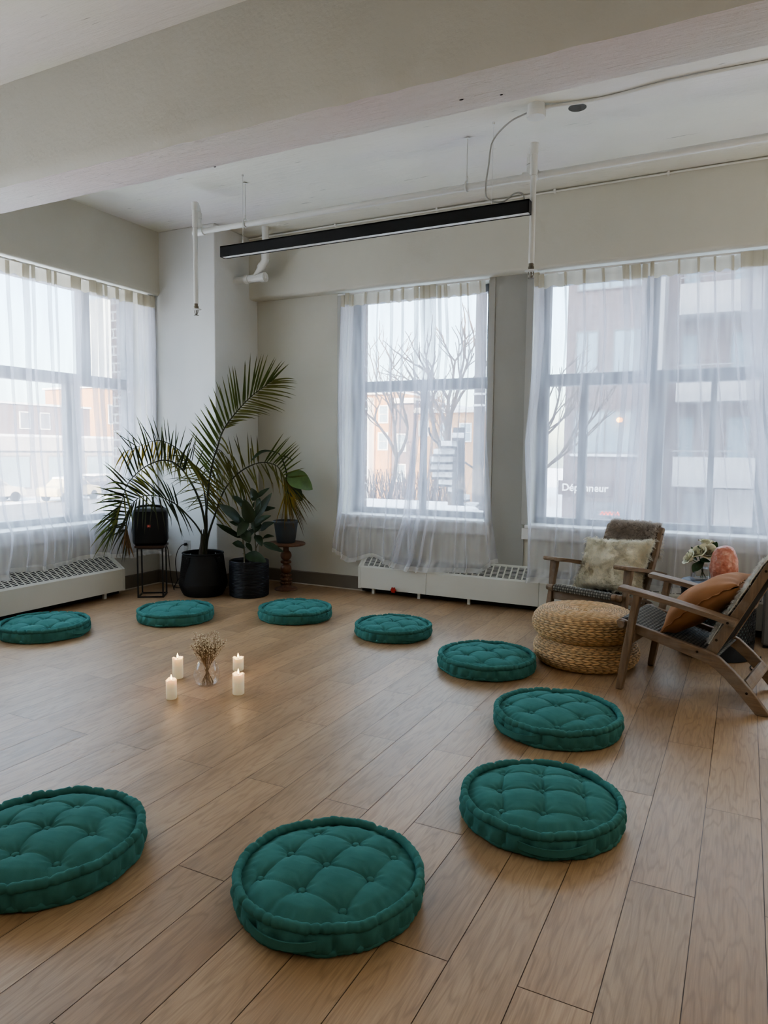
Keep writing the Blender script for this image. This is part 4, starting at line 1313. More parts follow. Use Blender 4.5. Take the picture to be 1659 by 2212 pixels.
def tab(tb, t):
    if t <= tb[0][0]: return tb[0][1:]
    for a, b in zip(tb[:-1], tb[1:]):
        if t <= b[0]:
            k = (t-a[0])/(b[0]-a[0]); return tuple(lerp(x, y, k) for x, y in zip(a[1:], b[1:]))
    return tb[-1][1:]
def frond(parent, pts, base_r, rows, seed, rach_col=(.045,.05,.022)):
    """pts: (right, up, toward) relative to the pot; rows: list of dict(n, t0, t1, tab[(t, angle, length)], out, droop, col, width)"""
    r = random.Random(seed)
    def W(p): return PE*p[0] + Vector((0,0,p[1])) - PV*p[2]
    path = smooth_path([W(p) for p in pts], 6); m = len(path)
    mb = MB(); mb.tube(path, [max(.0022, base_r*(1-.86*(i/(m-1))**.7)) for i in range(m)], 8, col=rach_col)
    cum = [0]
    for a, b in zip(path[:-1], path[1:]): cum.append(cum[-1]+(b-a).length)
    def P(t):
        s = t*cum[-1]
        for j in range(m-1):
            if s <= cum[j+1]: return path[j].lerp(path[j+1], (s-cum[j])/max(1e-9, cum[j+1]-cum[j]))
        return path[-1]
    for row in rows:
        n = row['n']
        for k in range(n):
            if r.random() < row.get('gap', .03): continue
            t = lerp(row['t0'], row['t1'], (k+r.uniform(-.25,.25))/max(1, n-1)); t = max(0, min(1, t))
            ang, ln = tab(row['tab'], t)
            ang = math.radians(ang + r.gauss(0, row.get('jit', 3))); ln *= r.uniform(.9, 1.06)
            d = PE*math.cos(ang) + Vector((0,0,math.sin(ang))) - PV*(row.get('out', .2)+r.gauss(0,.08))
            d.normalize()
            base = P(t); w = row.get('width', .0072)*r.uniform(.85, 1.1)
            droop = row.get('droop', .12)*r.uniform(.6, 1.5)
            side = d.cross(PV).normalized(); nn = side.cross(d)
            c0 = row['col']; c1 = row.get('tip', c0); kk = r.uniform(.75, 1.2)
            kink = r.random() < row.get('kink', .0); kt = r.uniform(.45, .7)
            vs, fs, col = [], [], []
            seg = 7
            for i in range(seg+1):
                q = i/seg
                c = base + d*(ln*q) + Vector((0,0,-droop*ln*q*q*q))
                if kink and q > kt: c = base + d*(ln*kt) + Vector((0,0,-(q-kt)*ln*.9)) + d*((q-kt)*ln*.25)
                ww = w*(.35+.65*sstep(0,.18,q))*(1-q**2.2)
                cc = tuple(lerp(x, y, sstep(.45, 1, q))*kk for x, y in zip(c0, c1))
                for e, z in ((-1, .35), (0, 0), (1, .35)):
                    vs.append(c + side*(ww*e) + nn*(ww*z)); col.append(cc)
            for i in range(seg):
                for e in range(2): fs.append((i*3+e, i*3+e+1, i*3+e+4, i*3+e+3))
            mb.add(vs, fs, col)
    return mb.build('frond', M_frond, parent, angle=180)

PALM = thing('potted_palm', 'tall arching palm in a black woven basket in the room corner', 'plant', (-3.965,4.505,0))
# basket: solid body with two openwork windows at its sides
def basket():
    prof = [(.150,0),(.158,.006),(.176,.04),(.193,.085),(.196,.10),(.190,.14),(.178,.22),(.168,.29),(.162,.345)]
    n = 144; fa = math.atan2(-PV.y, -PV.x); WINS = [fa+q for q in (-1.12, 1.12, PI-1.12, PI+1.12)]
    def inwin(a, z):
        for c in WINS:
            d = (a-c+PI) % (2*PI)-PI
            if abs(d) < .42*(z-.06)/.25+.05 and .12 < z < .325: return True
        return False
    body = MB(); vs = []; fs = []
    zs = [0,.006]+[.006+.339*i/90 for i in range(1, 91)]
    rt = [(z, r_) for r_, z in prof]
    def R(z):
        for (z0, r0), (z1, r1) in zip(rt[:-1], rt[1:]):
            if z <= z1: return lerp(r0, r1, (z-z0)/(z1-z0))
        return rt[-1][1]
    for j, z in enumerate(zs):
        for k in range(n):
            a = 2*PI*k/n; d = .0022*math.sin(j*PI/1.0*.5*2+ (k % 2)*PI)*1.0 + .0025*(1 if (k//6+j) % 2 else 0)
            vs.append(((R(z)+d)*math.cos(a), (R(z)+d)*math.sin(a), z))
    for j in range(len(zs)-1):
        for k in range(n):
            a = 2*PI*(k+.5)/n
            if inwin(a, zs[j]): continue
            fs.append((j*n+k, j*n+(k+1) % n, (j+1)*n+(k+1) % n, (j+1)*n+k))
    fs.append(tuple(reversed(range(n)))); body.add(vs, fs)
    o = body.build('basket', M_basket, PALM, angle=180)
    s = o.modifiers.new('thick', 'SOLIDIFY'); s.thickness = .006
    for c in WINS:
        cords = MB()
        for i in range(13):
            z0 = .315; a0 = c-.40+.80*i/12; a1 = c+(a0-c)*.45
            cords.tube([((R(z)+.001)*math.cos(lerp(a1, a0, (z-.11)/.22)), (R(z)+.001)*math.sin(lerp(a1, a0, (z-.11)/.22)), z) for z in (.11,.17,.23,.29,.33)], .0028, 6)
        for i in range(14):
            z = .125+.2*i/14; h = .42*(z-.06)/.25+.05
            cords.tube([((R(z)+.003)*math.cos(c-h+2*h*q/6), (R(z)+.003)*math.sin(c-h+2*h*q/6), z) for q in range(7)], .0018, 5)
        cords.build('openwork_lattice', M_basket, o)
    rim = MB(); rim.tube([(.162*math.cos(2*PI*k/48), .162*math.sin(2*PI*k/48), .347) for k in range(49)], .008, 8); rim.build('rim', M_basket, o)
    mb = MB(); mb.lathe([(.10,.012),(.118,.10),(.125,.30)], 40, close_top=False); mb.build('inner_pot', M_inner, PALM)
    mb = MB(); mb.lathe([(.0,.285),(.122,.285)], 30, close_bottom=False, close_top=False); mb.build('soil', M_soil, PALM)
basket()
# fibrous stem base
mb = MB()
for k in range(7):
    a = k*.9; mb.tube(smooth_path([(.027*math.cos(a), .027*math.sin(a), .27), (.022*math.cos(a), .022*math.sin(a), .36), (.014*math.cos(a), .014*math.sin(a), .43), (.012*math.cos(a), .012*math.sin(a), .50+.02*(k%3))], 4), [.017-.0012*i for i in range(13)], 8)
M_sheath = simple('palm_sheath', (.045,.036,.022), .7, nscale=40, namt=.3, scale=(1,1,.2))
mb.build('stem_base', M_sheath, PALM)
frond(PALM, [(.012,.30,0),(.024,.58,0),(.046,.856,-.01),(.085,1.082,-.02),(.123,1.205,-.03),(.166,1.336,-.04),(.231,1.441,-.05),(.325,1.555,-.05),(.419,1.651,-.05),(.532,1.739,-.05),(.575,1.772,-.05)], .013,
      [dict(n=36, t0=.42, t1=.985, tab=[(.40,128,.22),(.5,124,.33),(.62,117,.34),(.74,100,.39),(.86,82,.38),(.93,66,.30),(1,40,.21)], out=.25, width=.0088, droop=.04, col=GREEN, tip=OLIVE, gap=0),
       dict(n=24, t0=.66, t1=1.0, tab=[(.66,22,.10),(.72,6,.19),(.78,-6,.27),(.85,-8,.31),(.92,-2,.31),(1,12,.22)], out=.25, width=.0075, droop=.10, col=OLIVE, gap=.0),
       dict(n=10, t0=.44, t1=.62, tab=[(.4,-55,.25),(.62,-40,.18)], out=.5, droop=.5, col=OLIVE, tip=YEL, kink=.5, jit=14, gap=.2)], 1)
frond(PALM, [(.010,.31,.01),(.022,.53,.03),(.001,.693,.05),(-.039,.828,.07),(-.091,.938,.09),(-.15,1.032,.11),(-.217,1.09,.13),(-.291,1.109,.15),(-.366,1.089,.17),(-.447,1.043,.19),(-.522,.970,.21),(-.567,.90,.22),(-.594,.808,.22),(-.626,.685,.22),(-.64,.60,.22)], .012,
      [dict(n=30, t0=.46, t1=.99, tab=[(.45,70,.22),(.55,92,.32),(.66,100,.34),(.76,110,.33),(.83,140,.24),(.9,205,.24),(1,245,.24)], out=.3, droop=.10, col=DARKG, tip=GREEN, jit=6),
       dict(n=26, t0=.48, t1=.98, tab=[(.45,300,.15),(.6,292,.10),(.72,322,.20),(.8,318,.27),(.88,235,.26),(1,258,.22)], out=.15, droop=.3, col=OLIVE, tip=GREEN, jit=8),
       dict(n=10, t0=.80, t1=1.0, tab=[(.8,160,.20),(1,230,.28)], out=.4, droop=.25, col=GREEN, tip=OLIVE, jit=8)], 2)
frond(PALM, [(.006,.31,.02),(.006,.462,.06),(-.043,.574,.09),(-.118,.671,.12),(-.192,.75,.14),(-.266,.798,.16),(-.34,.83,.18),(-.429,.834,.2),(-.489,.807,.21),(-.541,.746,.22),(-.565,.661,.22),(-.574,.545,.21),(-.555,.46,.2)], .009,
      [dict(n=26, t0=.40, t1=.97, tab=[(.4,305,.20),(.5,298,.27),(.6,276,.23),(.7,262,.24),(.78,245,.18),(.88,225,.19),(1,268,.16)], out=.35, droop=.28, col=DARKG, tip=(.05,.045,.02), jit=5, kink=.12),
       dict(n=24, t0=.42, t1=.9, tab=[(.4,100,.22),(.52,125,.27),(.62,145,.30),(.72,158,.24),(.9,195,.15)], out=.2, droop=.10, col=DARKG, jit=5),
       dict(n=14, t0=.86, t1=1.0, tab=[(.86,262,.16),(1,275,.12)], out=.2, droop=.1, col=BROWN, jit=10, kink=.3)], 3)
frond(PALM, [(.020,.31,-.02),(.034,.573,-.03),(.025,.772,-.04),(0,.93,-.04),(-.052,1.048,-.03),(-.126,1.141,-.01),(-.215,1.218,.02),(-.318,1.263,.06),(-.407,1.247,.09),(-.495,1.208,.12),(-.59,1.168,.15)], .009,
      [dict(n=34, t0=.30, t1=.8, tab=[(.3,318,.30),(.45,312,.36),(.6,305,.33),(.7,285,.22),(.8,268,.22)], out=.2, droop=.10, col=OLIVE, tip=YEL, jit=8),
       dict(n=16, t0=.68, t1=.99, tab=[(.68,268,.22),(.85,262,.26),(1,240,.16)], out=.2, droop=.2, col=YEL, tip=OLIVE, jit=9, width=.006),
       dict(n=20, t0=.42, t1=.95, tab=[(.42,42,.2),(.55,62,.26),(.7,85,.22),(.85,105,.24),(1,150,.2)], out=.1, droop=.03, col=DARKG, tip=OLIVE, jit=10, width=.0045),
       dict(n=22, t0=.30, t1=.62, tab=[(.3,200,.18),(.45,190,.28),(.62,178,.2)], out=.1, droop=.15, col=OLIVE, tip=DARKG, jit=12, width=.0045)], 4)
frond(PALM, [(.020,.30,0),(.041,.475,0),(.103,.665,-.02),(.161,.827,-.03),(.227,.931,-.04),(.302,1.007,-.05),(.396,1.064,-.05),(.491,1.091,-.05),(.586,1.075,-.05),(.643,1.027,-.04),(.682,.92,-.03),(.688,.80,-.02)], .011,
      [dict(n=12, t0=.72, t1=.90, tab=[(.70,58,.30),(.78,50,.31),(.83,40,.27),(.87,22,.22),(.9,0,.2)], out=.25, droop=.05, col=GREEN, tip=OLIVE, jit=4, width=.008),
       dict(n=16, t0=.40, t1=.68, tab=[(.38,150,.22),(.5,115,.34),(.58,108,.34),(.68,100,.26)], out=.15, droop=.03, col=OLIVE, tip=DARKG, jit=7, kink=.2),
       dict(n=22, t0=.42, t1=.9, tab=[(.4,290,.22),(.55,300,.26),(.7,298,.27),(.8,290,.25),(.9,280,.24)], out=.35, droop=.3, col=OLIVE, tip=YEL, jit=7, kink=.2),
       dict(n=26, t0=.88, t1=1.0, tab=[(.88,300,.28),(.95,278,.30),(1,268,.26)], out=.3, droop=.12, col=YEL, tip=BROWN, jit=12, width=.006),
       dict(n=12, t0=.88, t1=.99, tab=[(.88,318,.34),(1,290,.30)], out=.2, droop=.25, col=OLIVE, tip=BROWN, jit=8)], 5)
frond(PALM, [(.014,.31,-.03),(.029,.619,-.04),(.051,.903,-.05),(.085,1.091,-.05),(.132,1.195,-.06),(.201,1.13,-.06),(.274,1.026,-.06),(.339,.902,-.06)], .006,
      [dict(n=16, t0=.58, t1=.98, tab=[(.5,300,.26),(.75,292,.32),(1,285,.3)], out=.2, droop=.2, col=OLIVE, tip=GREEN, jit=8, kink=.15),
       dict(n=12, t0=.40, t1=.62, tab=[(.4,10,.16),(.62,330,.22)], out=.3, droop=.25, col=OLIVE, tip=DARKG, jit=14, width=.0045)], 6)

# broad-leaved rubber plant in the ribbed pot
def glossy_leaf(name, c):
    m = simple(name, c, .42, nscale=12, namt=.3)
    return m
M_ficus = glossy_leaf('deep_green_leaf', (.020,.040,.014)); M_ficus2 = glossy_leaf('lit_green_leaf', (.095,.16,.045)); M_twig = simple('pale_twig', (.16,.135,.085), .7, nscale=40, namt=.3)
M_rib = simple('black_ribbed_rope', (.007,.0075,.011), .5, nscale=30, namt=.3)
FV = Vector((-.612,.79,0)); FE = Vector((.79,.612,0))
FIC = thing('potted_rubber_plant', 'broad-leaved dark green plant in a ribbed black round pot', 'plant', (-3.617,4.665,0))
mb = MB(); prof = [(.150,0)]
nr = 25
for i in range(nr):
    for q in range(5):
        a = PI*q/4; prof.append((.1555+.0055*math.sin(a)+ (.003*math.sin(PI*i/nr)), .004+(i+q/4)*.290/nr))
prof += [(.145,.294),(.140,.27),(.140,.20)]
mb.lathe(prof, 72, close_top=False); mb.build('ribbed_pot', M_rib, FIC, angle=180)
mb = MB(); mb.lathe([(.0,.255),(.142,.255)], 30, close_bottom=False, close_top=False); mb.build('soil', M_soil, FIC)
def FW(p): return FE*p[0] + Vector((0,0,p[1])) - FV*(p[2] if len(p) > 2 else 0)
mb = MB()
mb.tube(smooth_path([FW(q) for q in ((-.035,.25,.02),(-.038,.36,.02),(-.046,.48,.02),(.0,.60,.01),(.04,.70,.0),(.06,.80,0))], 5), [.0085-.0002*i for i in range(26)], 8)
mb.tube(smooth_path([FW(q) for q in ((.055,.25,-.02),(.054,.40,-.02),(.05,.53,-.02),(.07,.62,-.02),(.09,.69,-.02))], 5), [.007-.0002*i for i in range(21)], 8)
mb.tube(smooth_path([FW(q) for q in ((.054,.38,-.02),(.09,.45,0),(.14,.485,.02))], 5), .004, 6)
mb.build('stem', M_twig, FIC)
LV = [((-.06,.600,.03),(-.235,.760,.06),.105),((-.035,.720,0),(-.135,.825,-.04),.065),((.020,.600,.05),(-.035,.800,.07),.105),((.035,.620,.0),(.188,.845,-.02),.080),
      ((.10,.695,-.03),(.218,.718,-.04),.052),((.015,.560,.04),(.178,.665,.08),.090),((-.065,.480,.03),(-.262,.602,.05),.062),((-.033,.565,.02),(-.158,.620,.10),.058),
      ((.09,.535,0),(.205,.606,.04),.080),((-.036,.405,.03),(-.134,.440,.07),.082),((.11,.435,.01),(.280,.360,.05),.075),((-.03,.345,.03),(.138,.292,.13),.105),
      ((.05,.780,0),(.022,.888,.03),.075),((.055,.80,-.02),(.17,.885,-.04),.045),((-.03,.480,.04),(.068,.565,.10),.080),((.055,.50,.0),(.105,.415,.08),.065),
      ((.115,.480,.02),(.205,.490,.04),.040),((-.05,.545,.05),(.010,.450,.12),.085),((.03,.66,-.02),(.10,.60,.04),.08),((-.01,.62,.04),(-.09,.50,.09),.08),((.06,.70,-.03),(.09,.80,-.06),.075),
      ((-.02,.44,.02),(.025,.37,.06),.045),((.06,.62,.03),(.055,.53,.10),.085),((-.03,.55,-.04),(-.14,.66,-.06),.08)]
for i, (a, b, w) in enumerate(LV):
    mb = MB(); A, Bp = FW(a), FW(b)
    up = (Vector((0,0,.75)) - FV*.65 + FE*(.25*math.sin(i*2.1))).normalized()
    vs, fs = leaf_mb(A, Bp, w, up, n=10, fold=.22, curl=.05*math.sin(i*1.7)+.03)
    mb.add(vs, fs)
    # midrib and stalk
    mb.tube([A-(Bp-A)*.12, A, A.lerp(Bp, .5)+up*.001], [.0018,.0018,.001], 5)
    mb.build('leaf', M_ficus, FIC, angle=180)
M_globe = thin_glass('clear_blown_glass')
def globe(label, loc, r):
    mb = MB(); mb.lathe([(.004,-.07),(.004,-r*.95)] + [(r*math.cos(a), r*math.sin(a)) for a in [(-PI/2+.22)+(PI-.22)*i/14 for i in range(15)]], 24, close_top=False)
    o = mb.build('watering_globe', M_globe, angle=180); o.location = loc; tag(o, label, 'watering globe', 'glass watering globes')
globe('glass watering globe in the soil of the ribbed black pot', tuple(Vector((-3.617,4.665,.285)) + FE*.02 - FV*.10), .020)

# turned wooden pedestal with a plant in a grey nursery pot
M_ped = wood('turned_mango_wood', (.085,.036,.018), (.19,.085,.042), along=2, rough=.45)
GV = Vector((-.572,.821,0)); GE = Vector((.821,.572,0))
PX, PY = -3.49, 5.01
PED = thing('pedestal_table', 'small turned wooden pedestal table under the grey plant pot', 'table', (PX,PY,0))
mb = MB(); mb.lathe([(.096,0),(.100,.006),(.094,.014),(.060,.022),(.046,.034),(.044,.045)], 48, close_top=False); mb.build('foot', M_ped, PED)
mb = MB(); prof = [(.036,.04),(.034,.135)]
mb.lathe(prof, 24)
for zc, rr in ((.180,.048),(.298,.048)):
    mb.lathe([(max(.02, rr*math.cos(-PI/2+PI*i/16)), zc+rr*.98*math.sin(-PI/2+PI*i/16)) for i in range(17)], 36)
mb.lathe([(.030,.225),(.030,.252)], 24); mb.lathe([(.026,.34),(.024,.355),(.028,.37),(.045,.383),(.05,.386)], 32)
mb.build('column', M_ped, PED)
mb = MB()
for z, n_, rr in ((.240,14,.036),(.126,14,.038),(.092,15,.041),(.062,16,.043)):
    for k in range(n_):
        a = 2*PI*k/n_; mb.ball((rr*math.cos(a), rr*math.sin(a), z), .0115, 10, 7)
mb.build('bead_rings', M_ped, PED)
mb = MB(); mb.lathe([(.05,.383),(.155,.386),(.165,.391),(.167,.398),(.165,.405),(.160,.408)], 64); mb.build('table_top', M_ped, PED)
M_npot = simple('grey_nursery_pot', (.060,.068,.075), .5, nscale=10, namt=.1)
GP = thing('potted_fig', 'plant with a drooping bent leaf in a grey plastic nursery pot on the pedestal', 'plant', (PX,PY,.4085))
mb = MB(); mb.lathe([(.074,0),(.078,.004),(.102,.168),(.109,.170),(.111,.186),(.109,.190),(.104,.190),(.100,.165)], 56, close_top=False); mb.build('pot', M_npot, GP)
mb = MB(); mb.lathe([(.0,.165),(.1,.165)], 30, close_bottom=False, close_top=False); mb.build('soil', M_soil, GP)
def GW(p): return GE*p[0] + Vector((0,0,p[1]-.4085)) - GV*(p[2] if len(p) > 2 else 0)
mb = MB(); mb.tube(smooth_path([GW(q) for q in ((0,.56),(.008,.80),(.008,.99),(-.030,1.12),(-.06,1.17))], 5), [.010-.0003*i for i in range(21)], 8)
mb.build('stem', simple('dark_stem', (.035,.03,.02), .7), GP)
for i, (a, b, w, m_, up, cl) in enumerate([((-.05,1.165,.02),(-.30,1.085,.08),.075,M_ficus,(0,-.4,.9),.20),((.012,.985,.02),(.225,.865,.05),.165,M_ficus2,(-.2,-.75,.6),.10),
      ((.012,.93,.03),(.140,.765,.05),.115,M_ficus,(.3,-.8,.4),.06),((-.04,1.14,0),(.06,1.10,-.05),.06,M_ficus,(0,-.3,.9),.1),((.01,.96,-.02),(.12,.98,-.08),.09,M_ficus2,(0,-.5,.8),.05)]):
    mb = MB(); mb.add(*leaf_mb(GW(a), GW(b), w, up, n=10, fold=.3, curl=cl)); mb.build('leaf', m_, GP, angle=180)
globe('glass watering globe standing in the grey nursery pot', tuple(Vector((PX,PY,.640)) + GE*(-.036) - GV*.05), .021)
# ------------------------------------------------------------------ loudspeaker on its wire stand
M_blackm = simple('black_steel', (.010,.010,.011), .45, nscale=20)
M_spk = simple('black_speaker_plastic', (.0045,.0045,.005), .55, nscale=40, namt=.2)
M_spkg = simple('black_speaker_grille', (.0025,.0025,.003), .75, nscale=400, namt=.3)
M_walnut = wood('dark_walnut', (.030,.014,.009), (.075,.034,.02), along=0, rough=.45)
sx, sy, srz = -4.288, 4.262, math.radians(35)
ST = thing('speaker_stand', 'thin black wire plant stand with a dark wooden top under the loudspeaker', 'stand', (sx,sy,0), srz)
w, dpt, hz, t = .205, .185, .405, .011
for i in (-1, 1):
    for j in (-1, 1):
        mb = MB(); mb.box((i*(w/2-t/2)-t/2, j*(dpt/2-t/2)-t/2, 0), (i*(w/2-t/2)+t/2, j*(dpt/2-t/2)+t/2, hz)); mb.build('leg', M_blackm, ST, smooth=False)
for nm, z in (('bottom_frame', t/2), ('top_frame', hz-t/2)):
    mb = MB()
    for j in (-1, 1): mb.box((-w/2, j*(dpt/2-t/2)-t/2, z-t/2), (w/2, j*(dpt/2-t/2)+t/2, z+t/2))
    for i in (-1, 1): mb.box((i*(w/2-t/2)-t/2, -dpt/2, z-t/2), (i*(w/2-t/2)+t/2, dpt/2, z+t/2))
    mb.build(nm, M_blackm, ST, smooth=False)
mb = MB(); mb.box((-w/2-.014,-dpt/2-.012,hz),(w/2+.014,dpt/2+.012,hz+.018)); mb.build('stand_top', M_walnut, ST, smooth=False, bevel=.002)
SP = thing('loudspeaker', 'black rounded cube loudspeaker with a small red badge on the wire stand', 'speaker', (sx-.006,sy-.004,hz+.0185), srz+math.radians(6))
def superbox(w, d, h, r, n=8):
    """rounded box via beveled cube"""
    bm = bmesh.new(); bmesh.ops.create_cube(bm, size=1)
    for v in bm.verts: v.co = Vector((v.co.x*w, v.co.y*d, (v.co.z+.5)*h))
    es = [e for e in bm.edges]
    bmesh.ops.bevel(bm, geom=es, offset=r, segments=n, profile=.5, affect='EDGES')
    mb = MB(); bm.verts.ensure_lookup_table(); bm.verts.index_update()
    mb.add([v.co.copy() for v in bm.verts], [tuple(v.index for v in f.verts) for f in bm.faces]); bm.free(); return mb
superbox(.268,.225,.298,.040).build('cabinet', M_spk, SP, angle=60)
g_ = superbox(.236,.02,.262,.0095, 4); g_.v = [(x, y-.1095, z+.018) for x, y, z in g_.v]; g_.build('grille', M_spkg, SP, angle=60)
mb = MB(); mb.tube(smooth_path([(-.10,-.03,.292),(-.085,-.03,.310),(0,-.03,.318),(.085,-.03,.310),(.10,-.03,.292)], 6), .010, 10); mb.build('handle', M_spk, SP)
mb = MB()
for i in (-1, 1): mb.box((i*.134-.004, -.05, .09), (i*.134+.004, .05, .21))
mb.build('side_panel', simple('grey_side_panel', (.05,.05,.055), .35), SP, smooth=False, bevel=.003)
M_red = emit('red_badge', (.36,.03,.02), .04)
mb = MB(); mb.box((-.0175,-.1215,.150),(.0085,-.1185,.170)); bd = mb.build('badge', M_red, SP, smooth=False)
def text(name, s, size, loc, rot, m, parent=None, ext=.001, bold=0, sx_=1):
    cu = bpy.data.curves.new(name, 'FONT'); cu.body = s; cu.size = size; cu.extrude = ext; cu.offset = bold
    cu.align_x = 'CENTER'; cu.align_y = 'CENTER'
    t = bpy.data.objects.new('t', cu); COL.objects.link(t)
    bpy.context.view_layer.update()
    me = bpy.data.meshes.new_from_object(t.evaluated_get(bpy.context.evaluated_depsgraph_get())); me.name = name
    bpy.data.objects.remove(t); bpy.data.curves.remove(cu)
    me.materials.clear(); me.materials.append(m)
    o = bpy.data.objects.new(name, me); COL.objects.link(o); o.location = loc; o.rotation_euler = rot; o.scale = (sx_,1,1)
    if parent: o.parent = parent
    return o
text('lettering', 'JBL', 0.0125, (-.0045,-.1218,.160), (PI/2,0,0), simple('badge_lettering', (.75,.32,.25), .5), bd, .0003, .0004)
# cable and wall outlet
M_plate = simple('white_plate', (.62,.61,.57), .4)
OUT = thing('wall_outlet', 'white double wall outlet low on the corner pier', 'outlet', (-4.329,CY,.348))
mb = MB(); mb.box((-.036,-.006,-.057),(.036,.0,.057)); mb.build('cover_plate', M_plate, OUT, smooth=False, bevel=.003)
for z in (-.021,.021):
    mb = MB(); mb.lathe([(.016,0),(.0165,.002),(.0,.0025)], 20); mb.v = [(x, -.006-zz, y+z) for x, y, zz in mb.v]; s_ = mb.build('socket', M_plate, OUT)
    mb = MB()
    for i in (-1, 1): mb.box((i*.006-.001,-.0092,z-.004),(i*.006+.001,-.0082,z+.004))
    mb.build('slot', M_black, s_, smooth=False)
mb = MB()
mb.tube([(-4.332,CY-.009,.369),(-4.332,CY-.030,.369),(-4.333,CY-.034,.369)], [.013,.012,.007], 12)
mb.tube(smooth_path([(-4.333,CY-.034,.369),(-4.345,CY-.055,.362),(-4.385,CY-.06,.31),(-4.41,CY-.06,.22),(-4.40,CY-.06,.12),(-4.385,CY-.07,.05),(-4.40,CY-.09,.005),(-4.36,CY-.12,.005),(-4.29,CY-.11,.006),(-4.26,CY-.09,.03),(-4.28,CY-.085,.09),(-4.31,CY-.10,.10),(-4.33,CY-.13,.06),(-4.33,CY-.17,.006),(-4.30,CY-.20,.006),(-4.31,CY-.22,.10),(-4.27,CY-.28,.24),(-4.255,CY-.31,.36),(-4.262,CY-.335,.44)], 7), .0034, 8)
tag(mb.build('speaker_cable', M_black), 'black cable from the loudspeaker to the wall outlet', 'cable')

# ------------------------------------------------------------------ candles and dried flowers in the middle of the floor
def wax():
    m, nt, b, L = new_mat('ivory_wax')
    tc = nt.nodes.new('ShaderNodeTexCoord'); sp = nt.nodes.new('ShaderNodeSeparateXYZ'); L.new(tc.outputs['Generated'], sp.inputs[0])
    n = noise_node(nt, tc.outputs['Object'], 14, 3)
    L.new(ramp(nt, n.outputs['Fac'], [(.3, (.72,.66,.50)), (.7, (.80,.75,.60))]), b.inputs['Base Color'])
    b.inputs['Roughness'].default_value = .45; b.inputs['Subsurface Weight'].default_value = .6; b.inputs['Subsurface Radius'].default_value = (.03,.018,.008)
    b.inputs['Subsurface Scale'].default_value = .6
    # candle glow painted in as emission, stronger towards the wax top
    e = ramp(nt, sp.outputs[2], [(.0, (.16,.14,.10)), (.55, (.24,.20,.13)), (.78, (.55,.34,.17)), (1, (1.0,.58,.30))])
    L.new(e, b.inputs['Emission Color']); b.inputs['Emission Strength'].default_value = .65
    return m
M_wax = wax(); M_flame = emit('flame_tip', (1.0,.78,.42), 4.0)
def candle(label, x, y, r, h, seed):
    rr = random.Random(seed); root = thing('pillar_candle', label, 'candle', (x,y,0), rr.uniform(0,6), 'lit pillar candles in the middle of the floor')
    n = 40; lip = [rr.uniform(-.003,.003) for _ in range(8)]
    def rf(r0, z, a): return r0*(1+.012*math.sin(a*3+seed)*min(1, z/h))
    mb = MB(); mb.lathe([(r-.003,0),(r,.003),(r,h*.5),(r,h-.006),(r+.001,h-.001),(r-.002,h+.001),(r-.006,h-.002),(r*.7,h-.008),(r*.3,h-.011),(.001,h-.012)], n, rfun=rf)
    for i, v in enumerate(mb.v):
        if v[2] > h-.0045 and math.hypot(v[0], v[1]) > r*.75:
            a = math.atan2(v[1], v[0]); mb.v[i] = (v[0], v[1], v[2]+.0035*math.sin(a*2+seed)+.002*math.sin(a*5+seed*2))
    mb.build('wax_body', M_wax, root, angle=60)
    mb = MB(); mb.tube([(0,0,h-.014),(0,0,h+.004)], .0012, 6); wk = mb.build('wick', M_black, root)
    mb = MB(); mb.lathe([(.0005,h-.002),(.0038,h+.003),(.0050,h+.008),(.0042,h+.013),(.0022,h+.019),(.0005,h+.025)], 16); mb.build('flame', M_flame, root)
    li = bpy.data.lights.new('candle_glow', 'POINT'); li.energy = .12; li.color = (1,.62,.28); li.shadow_soft_size = .008
    lo = bpy.data.objects.new('candle_glow', li); COL.objects.link(lo); lo.location = (x, y, h+.034)
candle('tallest ivory candle behind left of the round vase', -2.612, 2.762, .0275, .108, 1)
candle('ivory candle nearest the viewer, front left of the round vase', -2.418, 2.512, .0255, .094, 2)
candle('short ivory candle right of the vase, half hidden behind another', -2.42, 3.02, .0290, .070, 3)
candle('thick ivory candle at the front right of the round vase', -2.178, 2.718, .0285, .102, 4)
VX, VY = -2.402, 2.745
bv_ = thing('round_glass_vase', 'clear round glass vase of dried flowers between the candles', 'vase', (VX,VY,0))
out = [(.030,0),(.040,.002),(.058,.022),(.066,.055),(.062,.085),(.050,.110),(.041,.124)]
inn = [(.0395,.124),(.0485,.109),(.0605,.085),(.0643,.055),(.0565,.024),(.038,.006),(.002,.005)]
def dens(p): return [(q.x, q.y) for q in smooth_path([(a, b, 0) for a, b in p], 5)]
mb = MB(); mb.lathe(dens(out), 56, close_top=False); mb.tube([(.041*math.cos(2*PI*k/40), .041*math.sin(2*PI*k/40), .124) for k in range(41)], .0018, 6); mb.lathe([(.034,.006),(.0,.006)], 40, close_bottom=False, close_top=False); mb.build('vase_glass', M_glass, bv_, angle=180)
M_dry = simple('dried_stem', (.27,.185,.10), .8, nscale=50, namt=.2); M_bud = simple('dried_bud', (.85,.77,.60), .8, nscale=60, namt=.15)
